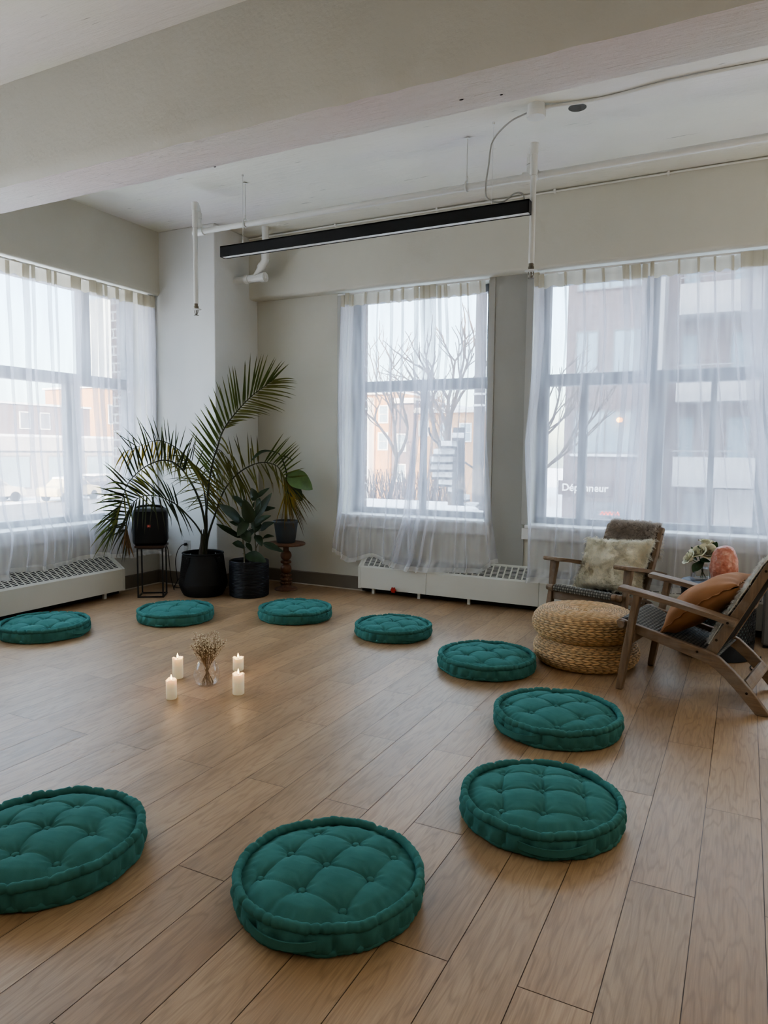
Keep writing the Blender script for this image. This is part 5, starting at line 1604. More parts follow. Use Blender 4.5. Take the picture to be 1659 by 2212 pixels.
for k in range(16):
    r = random.Random(100+k)
    a = 2*PI*k/16+r.uniform(-.2,.2); a2 = a+PI+r.uniform(-.8,.8)
    root = thing('dried_flower_stem', 'thin dried stem topped with tiny pale buds in the round vase', 'dried flower', (VX,VY,0), 0, 'dried flower stems in the round vase')
    fr, fz = r.uniform(.01,.036), .010
    nr_ = r.uniform(.010,.030); tr = r.uniform(.03,.082)*(1 if k % 3 else .5); tz = r.uniform(.215,.285)-tr*.35
    P0 = Vector((fr*math.cos(a2), fr*math.sin(a2), fz)); P1 = Vector((nr_*math.cos(a), nr_*math.sin(a), .125)); P2 = Vector((tr*.8*math.cos(a), tr*.8*math.sin(a), lerp(.125, tz, .55)))
    mb = MB(); pth = smooth_path([P0, P1, P2], 6); mb.tube(pth, [.0013]*len(pth), 5)
    buds = MB()
    for b in range(14):
        t = r.uniform(.45, 1); j = min(len(pth)-1, int(t*(len(pth)-1))); s0 = pth[j]
        d = Vector((math.cos(a)*.45+r.gauss(0,.45), math.sin(a)*.45+r.gauss(0,.45), 1.0)).normalized()
        e = s0 + d*r.uniform(.035,.095)
        if e.z > .315: e.z = .315-r.uniform(0,.02)
        mdl = s0.lerp(e, .5)+Vector((r.gauss(0,.004), r.gauss(0,.004), -.003))
        mb.tube([s0, mdl, e], [.0007,.0006,.0005], 4)
        for q in range(3):
            f = e + Vector((r.gauss(0,.007), r.gauss(0,.007), r.gauss(.003,.005)))
            mb.tube([e-d*.01, f], [.0005,.0004], 4); buds.ball(f, r.uniform(.0017,.0030), 6, 4)
    mb.build('stem', M_dry, root); buds.build('buds', M_bud, root)

# ------------------------------------------------------------------ radiators
M_rad = simple('white_enamel', (.70,.685,.62), .35, nscale=3, namt=.02)
M_slot = simple('radiator_slot', (.02,.02,.02), .8)
def radiator(label, frame, a0, a1, dep, zt, zb, seed, end_lo=True, end_hi=True, cells=None, leg=(), seams=()):
    """frame(a, d, z): a along the wall, d out from it"""
    root = thing('radiator_cover', label, 'radiator', frame(a0, 0, 0) if False else (0,0,0), 0, 'low white radiator covers')
    z0 = .050
    prof = [(.003,z0),(dep,z0),(dep,zb-.004),(dep-.004,zb),(.008,zt),(.003,zt)]
    n = len(prof); vs = [frame(a, d, z) for a in (a0, a1) for d, z in prof]
    fs = [(i, (i+1) % n, n+(i+1) % n, n+i) for i in range(n)] + [tuple(range(n)), tuple(reversed(range(n, 2*n)))]
    mb = MB(); mb.add(vs, fs); mb.build('cover', M_rad, root, smooth=False, fix=True)
    # end caps stand slightly proud
    for a, s, on in ((a0, 1, end_lo), (a1, -1, end_hi)):
        if not on: continue
        e = .002; pr = [(.003,z0-.004),(dep+e,z0-.004),(dep+e,zb-.002),(dep-.003,zb+.002),(.008,zt+.002),(.003,zt+.002)]
        vs = [frame(q, d, z) for q in (a-s*.002, a+s*.020) for d, z in pr]
        mb = MB(); mb.add(vs, fs); mb.build('end_cap', M_rad, root, smooth=False, fix=True)
    # grille: dark openings with thin fins on the sloping top
    ua, ub = .10, .86
    def S(a, t, h):
        d = lerp(dep-.004, .008, t); z = lerp(zb, zt, t); L_ = math.hypot(dep-.012, zt-zb)
        nx, nz = (zt-zb)/L_, (dep-.012)/L_
        return frame(a, d+nx*h, z+nz*h)
    pitch = .0495; n_ = int((a1-a0-.05)/pitch); off = a0+((a1-a0)-n_*pitch)/2
    gm = MB(); sm = MB()
    for k in range(n_):
        c0, c1 = off+k*pitch+.006, off+(k+1)*pitch-.006
        gm.add([S(c0, ua, .0006), S(c1, ua, .0006), S(c1, ub, .0006), S(c0, ub, .0006)], [(0,1,2,3)])
        for j in range(9):
            t0 = lerp(ua, ub, (j+.35)/9.2); t1 = lerp(ua, ub, (j+.78)/9.2); sk = .0
            sm.add([S(c0, t0, .0012), S(c1, t0+.02, .0012), S(c1, t1+.02, .0012), S(c0, t1, .0012)], [(0,1,2,3)])
    g = gm.build('grille', M_slot, root, smooth=False); sm.build('fins', M_rad, g, smooth=False)
    mb = MB()
    for a in leg:
        p = frame(a, dep-.05, 0); mb.box((p[0]-.012, p[1]-.012, 0), (p[0]+.012, p[1]+.012, .052))
    if leg: mb.build('foot', M_rad, root, smooth=False)
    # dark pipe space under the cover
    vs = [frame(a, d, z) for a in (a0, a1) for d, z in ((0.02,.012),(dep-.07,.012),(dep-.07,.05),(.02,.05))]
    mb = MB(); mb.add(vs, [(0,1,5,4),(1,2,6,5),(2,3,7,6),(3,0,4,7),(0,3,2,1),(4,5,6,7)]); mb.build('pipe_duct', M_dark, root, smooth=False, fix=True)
    return root
ra = radiator('short white radiator cover with a red valve under the middle window', fback, -2.870, -2.2515, .124, .328, .230, 1, True, False, leg=(-2.75,-2.33))
M_valve = simple('red_valve', (.42,.025,.018), .4, nscale=40, namt=.3)
mb = MB(); mb.tube([(-2.528,5.185,.064),(-2.528,5.150,.064)], [.007,.007], 10)
def rv(r, z, a): return r*(1+.14*math.cos(a*6))
mb2_ = MB(); mb2_.lathe([(.008,0),(.021,.003),(.024,.009),(.021,.015),(.010,.017)], 36, rfun=rv)
mb2_.v = [(-2.528+x, 5.156-z, .064+y) for x, y, z in mb2_.v]; mb.add(mb2_.v, [tuple(reversed(f)) for f in mb2_.f])
mb.build('valve_knob', M_valve, ra, fix=True)
radiator('long white radiator cover between the two back windows', fback, -2.2490, -1.338, .124, .328, .230, 2, False, False, leg=(-1.9,))
radiator('white radiator cover behind the two lounge chairs', fback, -1.3355, -.20, .124, .328, .230, 3, False, False)
radiator('white radiator cover at the right edge of the photo', fback, -.1975, 1.35, .124, .328, .230, 4, False, True)
radiator('long white radiator cover below the left window', fleft, 1.2, 4.145, .185, .335, .225, 5, True, True, leg=(3.98,2.0))
# ------------------------------------------------------------------ ceiling pipes, light bar, sprinklers
M_pipe = simple('painted_pipe', (.74,.735,.70), .4, nscale=8, namt=.03)
M_chrome = simple('tarnished_chrome', (.20,.17,.13), .3, .9, nscale=30, namt=.3)
M_barblk = simple('black_light_housing', (.006,.006,.007), .5)
M_diff = simple('frosted_diffuser', (.80,.80,.78), .5)
LB = thing('linear_pendant_light', 'long black linear pendant light hanging below the ceiling', 'light', (-2.219,3.988,2.516))
L2 = 1.081
mb = MB(); mb.box((-L2,-.027,.004),(L2,.027,.074)); 
# open underside: housing is a channel round the diffuser
hb = MB(); hb.box((-L2,-.0275,.0),(L2,-.0245,.072)); hb.box((-L2,.0245,0),(L2,.0275,.072)); hb.box((-L2,-.0275,.066),(L2,.0275,.0725)); hb.box((-L2,-.0275,0),(-L2+.003,.0275,.072)); hb.box((L2-.003,-.0275,0),(L2,.0275,.072))
hb.build('housing', M_barblk, LB, smooth=False)
mb = MB(); mb.box((-L2+.003,-.0245,.004),(L2-.003,.0245,.02)); mb.build('diffuser', M_diff, LB, smooth=False)
for x in (-.905, .858):
    mb = MB(); mb.tube([(x,0,.0725),(x,0,.10)], .004, 8); mb.tube([(x,0,.10),(x,0,.528)], .0012, 6); mb.tube([(x,0,.516),(x,0,.528)], .007, 10); mb.build('suspension_wire', M_pipe, LB)
M_cord_g = simple('grey_lamp_cord', (.40,.39,.36), .5)
mb = MB(); mb.tube(smooth_path([(-1.128,3.90,3.02),(-1.25,3.93,3.00),(-1.36,3.98,2.94),(-1.385,3.99,2.82),(-1.40,3.99,2.70),(-1.385,3.99,2.632),(-1.30,3.988,2.603),(-1.23,3.988,2.637),(-1.185,3.988,2.630),(-1.17,3.988,2.589)], 8), .0045, 8)
tag(mb.build('lamp_cord', M_cord_g), 'grey lamp cord drooping from the ceiling box to the black light', 'cord')
JB = thing('junction_box', 'round white junction box on the ceiling above the black light', 'junction box', (-1.095,3.905,2.985))
mb = MB(); mb.lathe([(.048,0),(.050,.004),(.050,.030),(.046,.033),(.046,.065)], 32); mb.build('box_body', M_pipe, JB)
mb = MB(); mb.tube([(.045,.01,.045),(.075,.015,.050)], .012, 12); mb.build('connector', M_pipe, JB)
mb = MB(); pth = smooth_path([(-1.03,3.925,3.036),(-.75,3.965,3.040),(-.4,3.93,3.038),(0,3.945,3.040),(.6,3.95,3.038),(1.6,3.95,3.04)], 10); mb.tube(pth, .009, 10)
tag(mb.build('conduit', M_pipe), 'white conduit running along the ceiling from the junction box', 'conduit')
mb = MB(); pth = smooth_path([(-3.985,5.168,3.033),(-3.0,5.166,3.036),(-1.7,5.168,3.033),(-.5,5.166,3.036),(.6,5.168,3.034),(2.0,5.168,3.034)], 16); mb.tube(pth, .007, 8)
for x in (-3.1,-2.2,-1.3,-.55,.35): mb.box((x-.008,5.155,3.025),(x+.008,5.18,3.048))
tag(mb.build('conduit', M_pipe), 'thin white conduit clipped along the top of the back wall', 'conduit')
# old hole in the ceiling
H = MB(); H.lathe([(.048,0),(.040,.0006),(.0,.0008)], 28, (-.905,4.03,3.0490), close_bottom=True)
tag(H.build('ceiling_hole', simple('hole_grey', (.10,.095,.085), .8)), 'round grey hole in the ceiling beside the junction box', 'hole')

# sprinkler main with hangers
MP = thing('sprinkler_main', 'long white sprinkler pipe under the ceiling with two drop heads', 'pipe', (0,0,0))
mb = MB(); mb.tube([(-3.60,4.12,2.769),(2.6,4.12,2.757)], .0195, 20); mb.build('pipe_run', M_pipe, MP)
for x, zt in ((-3.205,2.769),(-1.565,2.766),(.8,2.76)):
    mb = MB(); mb.tube([(x,4.12,3.05),(x,4.12,zt+.045)], .0035, 8); mb.lathe([(.020,0),(.012,.006),(.004,.008)], 16, (x,4.12,3.042))
    mb.tube([(x, 4.12+.026*math.sin(2*PI*i/20), zt+.004+.030*math.cos(2*PI*i/20)) for i in range(21)], .0045, 8); mb.tube([(x,4.12,zt+.03),(x,4.12,zt+.06)], .007, 10)
    mb.build('hanger', M_pipe, MP)
def drop(x, y, ztop, zend, tee_x):
    zt = 2.768
    mb = MB(); mb.tube([(tee_x,4.12,zt+.05),(tee_x,4.12,ztop-.03)], .017, 16)
    mb.tube(smooth_path([(tee_x,4.12,ztop-.045),(tee_x,4.115,ztop-.012),(tee_x+(x-tee_x)*.4,4.085,ztop),(x,y+.01,ztop),(x,y,ztop-.03)], 6), .020, 16)
    mb.tube([(x,y,ztop-.025),(x,y,zend)], .0165, 18); mb.tube([(x,y,ztop-.05),(x,y,ztop+.01)], .0235, 18); mb.tube([(x,y,ztop-.165),(x,y,ztop-.05)], .0205, 18)
    mb.tube([(tee_x,4.12,ztop-.075),(tee_x,4.12,ztop-.035)], .024, 18)
    root = mb.build('drop_pipe', M_pipe, MP)
    mb = MB()
    mb.tube([(tee_x-.045,4.12,zt),(tee_x+.045,4.12,zt)], .0265, 20); mb.tube([(tee_x,4.12,zt),(tee_x,4.12,zt+.055)], .0255, 18)
    mb.build('tee_fitting', M_pipe, root)
    mb = MB(); mb.tube([(x,y,zend+.002),(x,y,zend-.018)], .0135, 10); mb.tube([(x,y,zend-.018),(x,y,zend-.034)], .017, 8)
    for a in (0, PI): mb.tube(smooth_path([(x+.010*math.cos(a),y+.010*math.sin(a),zend-.036),(x+.016*math.cos(a),y+.016*math.sin(a),zend-.055),(x+.006*math.cos(a),y+.006*math.sin(a),zend-.078)], 4), .0025, 6)
    mb.tube([(x,y,zend-.034),(x,y,zend-.078)], .004, 8); mb.lathe([(.018,0),(.018,.002)], 20, (x,y,zend-.082))
    tag(mb.build('sprinkler_head', M_chrome, root), 'tarnished metal sprinkler head')
    mb = MB(); mb.lathe([(.020,0),(.036,.004),(.036,.007),(.018,.012)], 28, (x,y,zend-.046)); mb.build('escutcheon', M_pipe, root)
drop(-3.585, 4.035, 2.935, 2.240, -3.625)
drop(-1.142, 4.052, 2.905, 2.262, -1.178)

# drain pipe in the corner
DR = thing('drain_pipe', 'white plastic drain pipe bending into the corner pier', 'pipe', (0,0,0))
px_, py_ = -3.672, 4.985
mb = MB(); mb.tube([(px_,py_,3.05),(px_,py_,2.80)], .028, 20); mb.build('pipe_run', M_pipe, DR)
mb = MB(); mb.tube([(px_,py_,2.845),(px_,py_,2.785)], .034, 20); mb.tube(smooth_path([(px_,py_,2.80),(px_-.005,py_,2.775),(px_-.035,py_,2.735)], 5), .032, 18)
mb.tube([(px_-.028,py_,2.745),(px_-.050,py_,2.716)], .035, 20); mb.build('elbow', M_pipe, DR)
mb = MB(); mb.tube([(px_-.030,py_,2.742),(px_-.110,py_,2.640)], .028, 18)
mb.tube([(px_-.035,py_-.0,2.640),(px_-.20,py_,2.640)], .033, 20); mb.tube([(px_+.0,py_,2.640),(px_-.045,py_,2.640)], .040, 20); mb.tube([(px_-.17,py_,2.640),(px_-.21,py_,2.640)], .038, 20); mb.build('wye_fitting', M_pipe, DR)
mb = MB(); mb.box((px_-.002,py_-.014,2.626),(px_+.014,py_+.014,2.654)); mb.tube([(px_-.002,py_,2.64),(px_+.004,py_,2.64)], .033, 20); mb.build('cleanout_plug', M_pipe, DR, smooth=False)
mb = MB(); mb.tube([(px_-.20,py_,2.640),(CX,py_,2.640)], .030, 18); mb.build('pipe_run', M_pipe, DR)
# ------------------------------------------------------------------ the street outside
GZ = -2.4
M_snow = simple('trodden_snow', (.78,.78,.80), .8, nscale=.6, namt=.10, bstr=.4, bscale=3, bdist=.05)
M_snowc = simple('clean_snow', (.84,.85,.88), .8, nscale=3, namt=.04)
M_asph = simple('wet_asphalt', (.16,.155,.16), .7, nscale=1.5, namt=.35)
mb = MB(); mb.add([(-160,-40,GZ),(90,-40,GZ),(90,160,GZ),(-160,160,GZ)], [(0,1,2,3)])
struct('ground', mb, M_snow, 'snowy ground of the street outside', 'ground', smooth=False)
mb = MB(); mb.add([(-160,13.5,GZ+.01),(60,13.5,GZ+.01),(60,21.5,GZ+.01),(-160,21.5,GZ+.01)], [(0,1,2,3)])
mb.add([(-41,-40,GZ+.012),(-30,-40,GZ+.012),(-30,110,GZ+.012),(-41,110,GZ+.012)], [(0,1,2,3)])
struct('road', mb, M_asph, 'slushy street crossing outside the windows', 'road', smooth=False)

M_bkR = brick_mat('muted_red_brick', (.27,.20,.20), (.22,.165,.165), (.32,.28,.28))
M_bkO = brick_mat('orange_brick', (.62,.30,.13), (.52,.25,.10), (.55,.42,.30))
M_bkD = brick_mat('dark_plum_brick', (.20,.14,.14), (.17,.12,.12), (.24,.20,.20))
M_pale = simple('pale_panel', (.46,.43,.43), .7, nscale=1.5, namt=.05)
M_conc = simple('pale_concrete', (.40,.38,.385), .8, nscale=1.5, namt=.08)
M_winb = simple('window_sky_glass', (.30,.38,.44), .12, nscale=.4, namt=.15)
M_wfr = simple('white_window_frame', (.75,.74,.72), .5)
M_rail = simple('grey_railing', (.25,.24,.25), .5)
M_doorg = simple('grey_glazed_door', (.20,.20,.22), .3)

def bldg(name, label, cat, loc): return thing(name, label, cat, loc)
def part(nm, m, par, *boxes, **kw):
    mb = MB()
    for lo, hi in boxes: mb.box(lo, hi)
    return mb.build(nm, m, par, smooth=False, **kw)
def window_y(par, x0, x1, z0, z1, y, m=None, bars_v=0, bars_h=1, fr=.06):
    """window on a face looking towards -y"""
    f = [((x0-fr,y-.05,z0-fr),(x1+fr,y,z0)), ((x0-fr,y-.05,z1),(x1+fr,y,z1+fr)), ((x0-fr,y-.05,z0),(x0,y,z1)), ((x1,y-.05,z0),(x1+fr,y,z1))]
    for k in range(bars_v): xx = lerp(x0, x1, (k+1)/(bars_v+1)); f.append(((xx-.02,y-.045,z0),(xx+.02,y,z1)))
    for k in range(bars_h): zz = lerp(z0, z1, (k+1)/(bars_h+1)); f.append(((x0,y-.045,zz-.02),(x1,y,zz+.02)))
    o = part('window', M_wfr if m is None else m, par, *f)
    part('pane', M_winb, o, ((x0,y-.02,z0),(x1,y+.02,z1)))
    return o

# corner shop block across the street
RB = bldg('apartment_block', 'muted red brick apartment block with balconies seen through the right window', 'building', (0,0,0))
part('wall', M_bkR, RB, ((-5.95,26,GZ),(-2.80,37,10.5)), ((-2.80,27.2,GZ),(14,37,10.5)))
part('parapet', M_conc, RB, ((-6.05,25.9,10.5),(14.1,37.1,10.8)))
window_y(RB, -5.58, -4.88, 4.02, 5.42, 26, M_rail, 1, 0, .05)
window_y(RB, -5.58, -3.48, 1.20, 2.65, 26, M_rail, 1, 0, .05)
window_y(RB, -4.30, -3.40, 4.02, 5.42, 26, M_rail, 0, 0, .05)
window_y(RB, -5.58, -3.48, 6.9, 8.3, 26, M_rail, 1, 0, .05)
part('snowy_ledge', M_snowc, RB, ((-5.70,25.88,1.06),(-3.36,26.02,1.15)), ((-5.66,25.9,3.90),(-4.80,26.02,3.97)))
part('corner_pilaster', M_conc, RB, ((-2.90,25.95,GZ),(-2.72,27.2,10.5)))
for zb in (.08, 2.92, 5.78):
    part('balcony_slab', M_conc, RB, ((-2.25,25.9,zb),(13,27.2,zb+.26)))
    part('balcony_panel', M_pale, RB, ((-2.25,25.93,zb+.26),(.30,25.97,zb+1.00)), ((3.2,25.93,zb+.26),(5.8,25.97,zb+1.00)))
    bs = [((-2.25,25.92,zb+1.18),(13,25.97,zb+1.22))]
    for k in range(64): xx = -2.25+k*.24; bs.append(((xx,25.935,zb+.26),(xx+.02,25.955,zb+1.2)))
    part('railing', M_rail, RB, *bs)
    for (xa, xb) in ((-2.2,-1.75),(-.65,.0),(1.4,2.6),(3.6,5.0)):
        window_y(RB, xa, xb, zb+.35, zb+2.35, 27.2, M_rail, 0, 0, .05)
part('shop_front', M_doorg, RB, ((-5.4,25.95,GZ+.2),(-3.2,26.02,-.55)), ((-1.95,27.15,GZ+.1),(-1.1,27.22,-.2)))
part('pale_infill', M_pale, RB, ((-.95,27.1,GZ),(1.6,27.2,-.02)))
M_sign = emit('white_sign_letters', (.85,.84,.84), .5)
SG = thing('shop_sign', 'white lettered shop sign on the brick block across the street', 'sign', (-5.14,25.93,-.075))
text('lettering', 'Dépanneur', .36, (0,-.02,0), (PI/2,0,0), M_sign, SG, .02, .008, 1.0)
part('backing_board', M_bkD, SG, ((-.95,.0,-.26),(.95,.06,.26)))
M_amb = emit('amber_lamp', (1.0,.36,.05), 14.0)
LW = thing('wall_lamp', 'glowing amber wall lamp on the brick block across the street', 'lamp', (-4.0,25.75,2.33))
mb = MB(); mb.ball((0,0,0), .11, 14, 10, .8); mb.build('globe', M_amb, LW); part('bracket', M_rail, LW, ((-.02,0,-.02),(.02,.26,.02)))
M_redg = emit('red_neon', (1.0,.12,.10), 2.2)
NS = thing('neon_sign', 'small glowing red sign low on the shop front across the street', 'sign', (-4.24,25.8,-.93))
mb = MB()
for k in range(5): mb.tube([(-.30+k*.13,0,-.06),(-.24+k*.13,0,.06),(-.18+k*.13,0,-.06)], .014, 6)
mb.build('tube', M_redg, NS); part('board', M_rail, NS, ((-.36,.02,-.1),(.36,.05,.1)))

# row houses in low sun, far behind the middle window
def rowhouse(label, x0, x1, top, m, y=45, wins=(), bay=None, cornice=True):
    o = bldg('row_house', label, 'building', (0,0,0)); o['group'] = 'row houses across the park'
    part('wall', m, o, ((x0,y,GZ),(x1,y+10,top)))
    if cornice: part('cornice', M_wfr, o, ((x0-.05,y-.25,top-.22),(x1+.05,y+.1,top))); 
    part('snowy_roof', M_snowc, o, ((x0,y-.2,top),(x1,y+10,top+.14)))
    for (a, b, c, d) in wins: window_y(o, a, b, c, d, y, None, 0, 1, .09)
    if bay:
        part('bay', M_wfr, o, ((bay[0],y-.8,GZ),(bay[1],y,bay[2])))
        for z in bay[3]: window_y(o, bay[0]+.12, bay[1]-.12, z, z+1.0, y-.8, None, 1, 0, .05)
    return o
rowhouse('sunlit orange brick row house with a white bay, leftmost in the middle window', -27.5, -22.45, 5.35, M_bkO, wins=((-23.3,-22.7,3.2,4.3),(-23.35,-22.7,1.3,2.4)), bay=(-24.9,-23.75,4.9,(3.0,1.0)))
rowhouse('dark plum brick row house between the two orange ones', -22.33, -20.62, 4.7, M_bkD, wins=((-21.9,-21.3,1.2,2.3),(-21.9,-21.3,-.9,.2)))
rowhouse('orange brick row house with a flat snowy roof right of the plum one', -20.5, -14.0, 4.0, M_bkO, wins=((-20.2,-19.6,2.3,3.2),(-18.6,-17.9,1.9,3.0),(-17.2,-16.5,1.9,3.0),(-18.6,-17.9,-.4,.8)))
rowhouse('tall grey-brown row house far behind the left end of the middle window', -40, -27.6, 6.6, M_bkD, y=52, wins=((-30.5,-29.5,3.5,5),(-33,-32,3.5,5)))

# spiral stair wrapped in snow, and utility poles
M_iron = simple('dark_iron', (.06,.055,.065), .6)
SS = thing('spiral_staircase', 'dark spiral staircase with snow on its treads outside the middle window', 'staircase', (-5.46,14.2,GZ))
mb = MB(); mb.tube([(0,0,0),(0,0,4.1)], .13, 16); mb.build('center_pole', M_iron, SS)
st = MB(); sn = MB()
for k in range(22):
    a = PI*.8 + k*.42; z = .35+k*.165
    vs = []
    for rr, da in ((.1,-.1),(.62,-.21),(.62,.21),(.1,.1)): vs.append((rr*math.cos(a+da), rr*math.sin(a+da)))
    st.prism(vs, z, z+.05); sn.prism([(p[0]*.97, p[1]*.97) for p in vs], z+.05, z+.05+.11)
st.build('tread', M_iron, SS, smooth=False); sn.build('snow_on_treads', M_snowc, SS, smooth=False, bevel=.03)
mb = MB(); mb.tube([(.64*math.cos(PI*.8+k*.21), .64*math.sin(PI*.8+k*.21), 1.2+k*.0825) for k in range(36)], .022, 6); mb.build('handrail', M_iron, SS)
M_pole = simple('grey_wood_pole', (.17,.15,.155), .85, nscale=3, namt=.2)
def pole(label, x, y, r, h):
    root = thing('utility_pole', label, 'pole', (x,y,GZ), 0, 'utility poles in the street')
    mb = MB(); mb.tube([(0,0,0),(0,0,h)], [r, r*.85], 16); mb.build('shaft', M_pole, root)
    mb = MB()
    for z in (h*.52, h*.55): mb.tube([(0,0,z),(0,0,z+.05)], r*1.04, 16)
    mb.build('band', M_snowc, root)
pole('thick grey utility pole just outside the right edge of the middle window', -5.83, 16.5, .15, 9.0)
pole('slim utility pole far down the street behind the left window', -38.5, 35.2, .16, 9.0)

# bare trees
M_bark = simple('bare_bark', (.15,.115,.10), .9, nscale=6, namt=.3)
def bare_tree(label, x, y, h, seed, r0=.16, spread=1.0):
    r = random.Random(seed); root = thing('bare_tree', label, 'tree', (x,y,GZ), 0, 'bare winter trees outside')
    tr = MB(); br = MB()
    def grow(mbx, p, d, ln, rad, depth):
        pts = [p]; q = p; dd = d.copy()
        for i in range(4):
            dd = (dd + Vector((r.gauss(0,.13), r.gauss(0,.13), r.gauss(.04,.08)))).normalized()
            q = q + dd*(ln/4); pts.append(q)
        mbx.tube(pts, [rad*(1-.12*i) for i in range(5)], 6 if depth else 10, cap=False)
        if depth >= 4: return
        n = 3 if depth < 4 else 2
        for k in range(n):
            j = r.choice((2,3,4)) if depth else 4
            a = r.uniform(0, 6.28); sp = r.uniform(.35,.85)*spread
            nd = (dd + Vector((math.cos(a)*sp, math.sin(a)*sp, r.uniform(-.05,.3)))).normalized()
            grow(br, pts[j], nd, ln*r.uniform(.62,.82), rad*.58, depth+1)
    grow(tr, Vector((0,0,0)), Vector((0,0,1)), h*.34, r0, 0)
    tr.build('trunk', M_bark, root); br.build('branches', M_bark, root)
bare_tree('bare forked tree in the middle of the view through the middle window', -10.3, 25.5, 9.5, 1, .2)
bare_tree('bare tree behind the left pane of the middle window', -15.4, 30.0, 10, 2, .15)
bare_tree('bare twiggy tree left of the brick apartment block', -6.7, 21.0, 8.0, 3, .12, .5)
bare_tree('bare tree in front of the dark plum row house', -16.2, 38.0, 9, 4, .14)
bare_tree('bare tree by the orange house seen through the left window', -47, 50.0, 12, 5, .2)
# snowy hedge and low walls
M_hedge = simple('winter_hedge', (.11,.085,.09), .95, nscale=12, namt=.4)
HD = thing('snowy_hedge', 'dark leafless hedge topped with snow below the row houses', 'hedge', (-14.0,29.0,GZ))
mb = MB(); r = random.Random(9)
for k in range(420):
    x = r.uniform(-3.5,3.0); y = r.uniform(-.5,.5); z0 = 0; a = r.uniform(-.4,.4)
    mb.tube([(x,y,0),(x+a*.5,y+r.uniform(-.2,.2),1.3),(x+a+r.uniform(-.3,.3),y+r.uniform(-.3,.3),r.uniform(1.9,2.8))], .012, 4, cap=False)
mb.build('twigs', M_hedge, HD)
part('snow_bank', M_snowc, HD, ((-3.8,-1.2,0),(3.4,-.6,1.45)), bevel=.2)
part('snow_wall', M_snowc, thing('snow_bank', 'low wall heaped with snow in front of the spiral staircase', 'snow bank', (-5.4,12.7,GZ)), ((-1.0,-.3,0),(.9,.3,2.55)), bevel=.12)

# low dark block across the other street, with parked cars
LBd = bldg('commercial_block', 'dark flat roofed block with a pale band over shopfronts through the left window', 'building', (0,0,0))
part('wall', M_bkD, LBd, ((-58,18,GZ),(-48,41.2,4.35)))
part('shop_base', M_conc, LBd, ((-48.0,18,GZ),(-46.6,42.5,.95)))
part('pale_band', M_pale, LBd, ((-48.0,18,.95),(-46.4,42.7,1.95)))
part('snowy_ledge', M_snowc, LBd, ((-48,18,1.95),(-46.4,42.7,2.12)))
part('roof_edge', M_snowc, LBd, ((-58,18,4.35),(-47.9,41.3,4.50)))
for y0 in (22.4,24.2,27.5,29.3,32.0,34.9,36.6,38.6):
    f = part('window', M_wfr, LBd, ((-47.98,y0-.09,2.55),(-47.93,y0+.82,3.85)))
    part('pane', M_doorg, f, ((-47.94,y0,2.64),(-47.90,y0+.73,3.76)))
for y0 in (20,24,28,32,36,39.5):
    f = part('shop_window', M_rail, LBd, ((-46.62,y0,GZ+.6),(-46.57,y0+2.6,.6)))
    part('pane', M_winb, f, ((-46.58,y0+.1,GZ+.7),(-46.54,y0+2.5,.5)))
LB2 = bldg('brick_house', 'sunlit orange brick house with a pale porch beyond the left window', 'building', (0,0,0))
part('wall', M_bkO, LB2, ((-66,51.0,GZ),(-58,64,7.2)))
part('porch', M_pale, LB2, ((-58,51.5,GZ),(-56.6,54.4,2.3)), ((-58,56.5,GZ),(-56.6,60,2.3)))
part('snowy_roof', M_snowc, LB2, ((-66.2,50.8,7.2),(-57.8,64,7.4)))
for y0 in (52.0,54.2,57.0,60):
    f = part('window', M_wfr, LB2, ((-57.98,y0,3.6),(-57.92,y0+1.2,5.6))); part('pane', M_doorg, f, ((-57.93,y0+.1,3.7),(-57.9,y0+1.1,5.5)))
TW = bldg('distant_tower', 'pale grey tower block far beyond the left window', 'building', (0,0,0))
part('wall', simple('hazy_grey_wall', (.42,.47,.50), .8), TW, ((-150,128,GZ),(-140,134.5,38)))
part('window_strip', M_winb, TW, *[((-139.98,129,4+4*k),(-139.9,133.5,5.8+4*k)) for k in range(8)])

def car(label, x, y, rz, body, snow=True):
    root = thing('parked_car', label, 'car', (x,y,GZ+.01), rz, 'cars parked in the snow')
    side = [(-2.15,.35),(-2.2,.75),(-2.05,.95),(-1.35,1.02),(-.75,1.45),(.55,1.48),(1.15,1.05),(2.0,.92),(2.2,.72),(2.2,.35)]
    mb = MB(); mb.prism(side, -.85, .85, lambda a, b, c: Vector((a, c, b))); mb.build('body', body, root, smooth=False, bevel=.06, fix=True)
    gl = [(-1.2,1.05),(-.72,1.38),(.5,1.40),(1.0,1.07)]
    mb = MB(); mb.prism(gl, -.862, .862, lambda a, b, c: Vector((a, c, b))); mb.build('glass', M_doorg, root, smooth=False, fix=True)
    for sx_ in (-1.35, 1.4):
        for sy_ in (-.78, .78):
            mb = MB(); mb.tube([(sx_,sy_-.1,.33),(sx_,sy_+.1,.33)], .33, 20); mb.build('wheel', M_black, root, angle=40)
    if snow: mb = MB(); mb.prism([(-.8,1.46),(-.7,1.60),(.5,1.62),(.65,1.48)], -.8, .8, lambda a, b, c: Vector((a, c, b))); mb.build('snow_on_roof', M_snowc, root, smooth=False, bevel=.05, fix=True)
M_carw = simple('silver_car_paint', (.55,.53,.50), .3, .2); M_cary = simple('cream_car_paint', (.62,.55,.40), .3); M_card = simple('dark_car_paint', (.10,.10,.12), .3, .3)
car('silver parked car covered in snow at the left edge of the left window view', -44.2, 29.6, math.radians(80), M_carw)
car('cream parked car in the middle of the left window view', -41.3, 33.6, math.radians(100), M_cary)
car('dark parked car behind the window post in the left window view', -44.4, 38.6, math.radians(88), M_card)
car('pale car on the cross street beyond the palm', -41.0, 44.0, math.radians(70), M_carw)

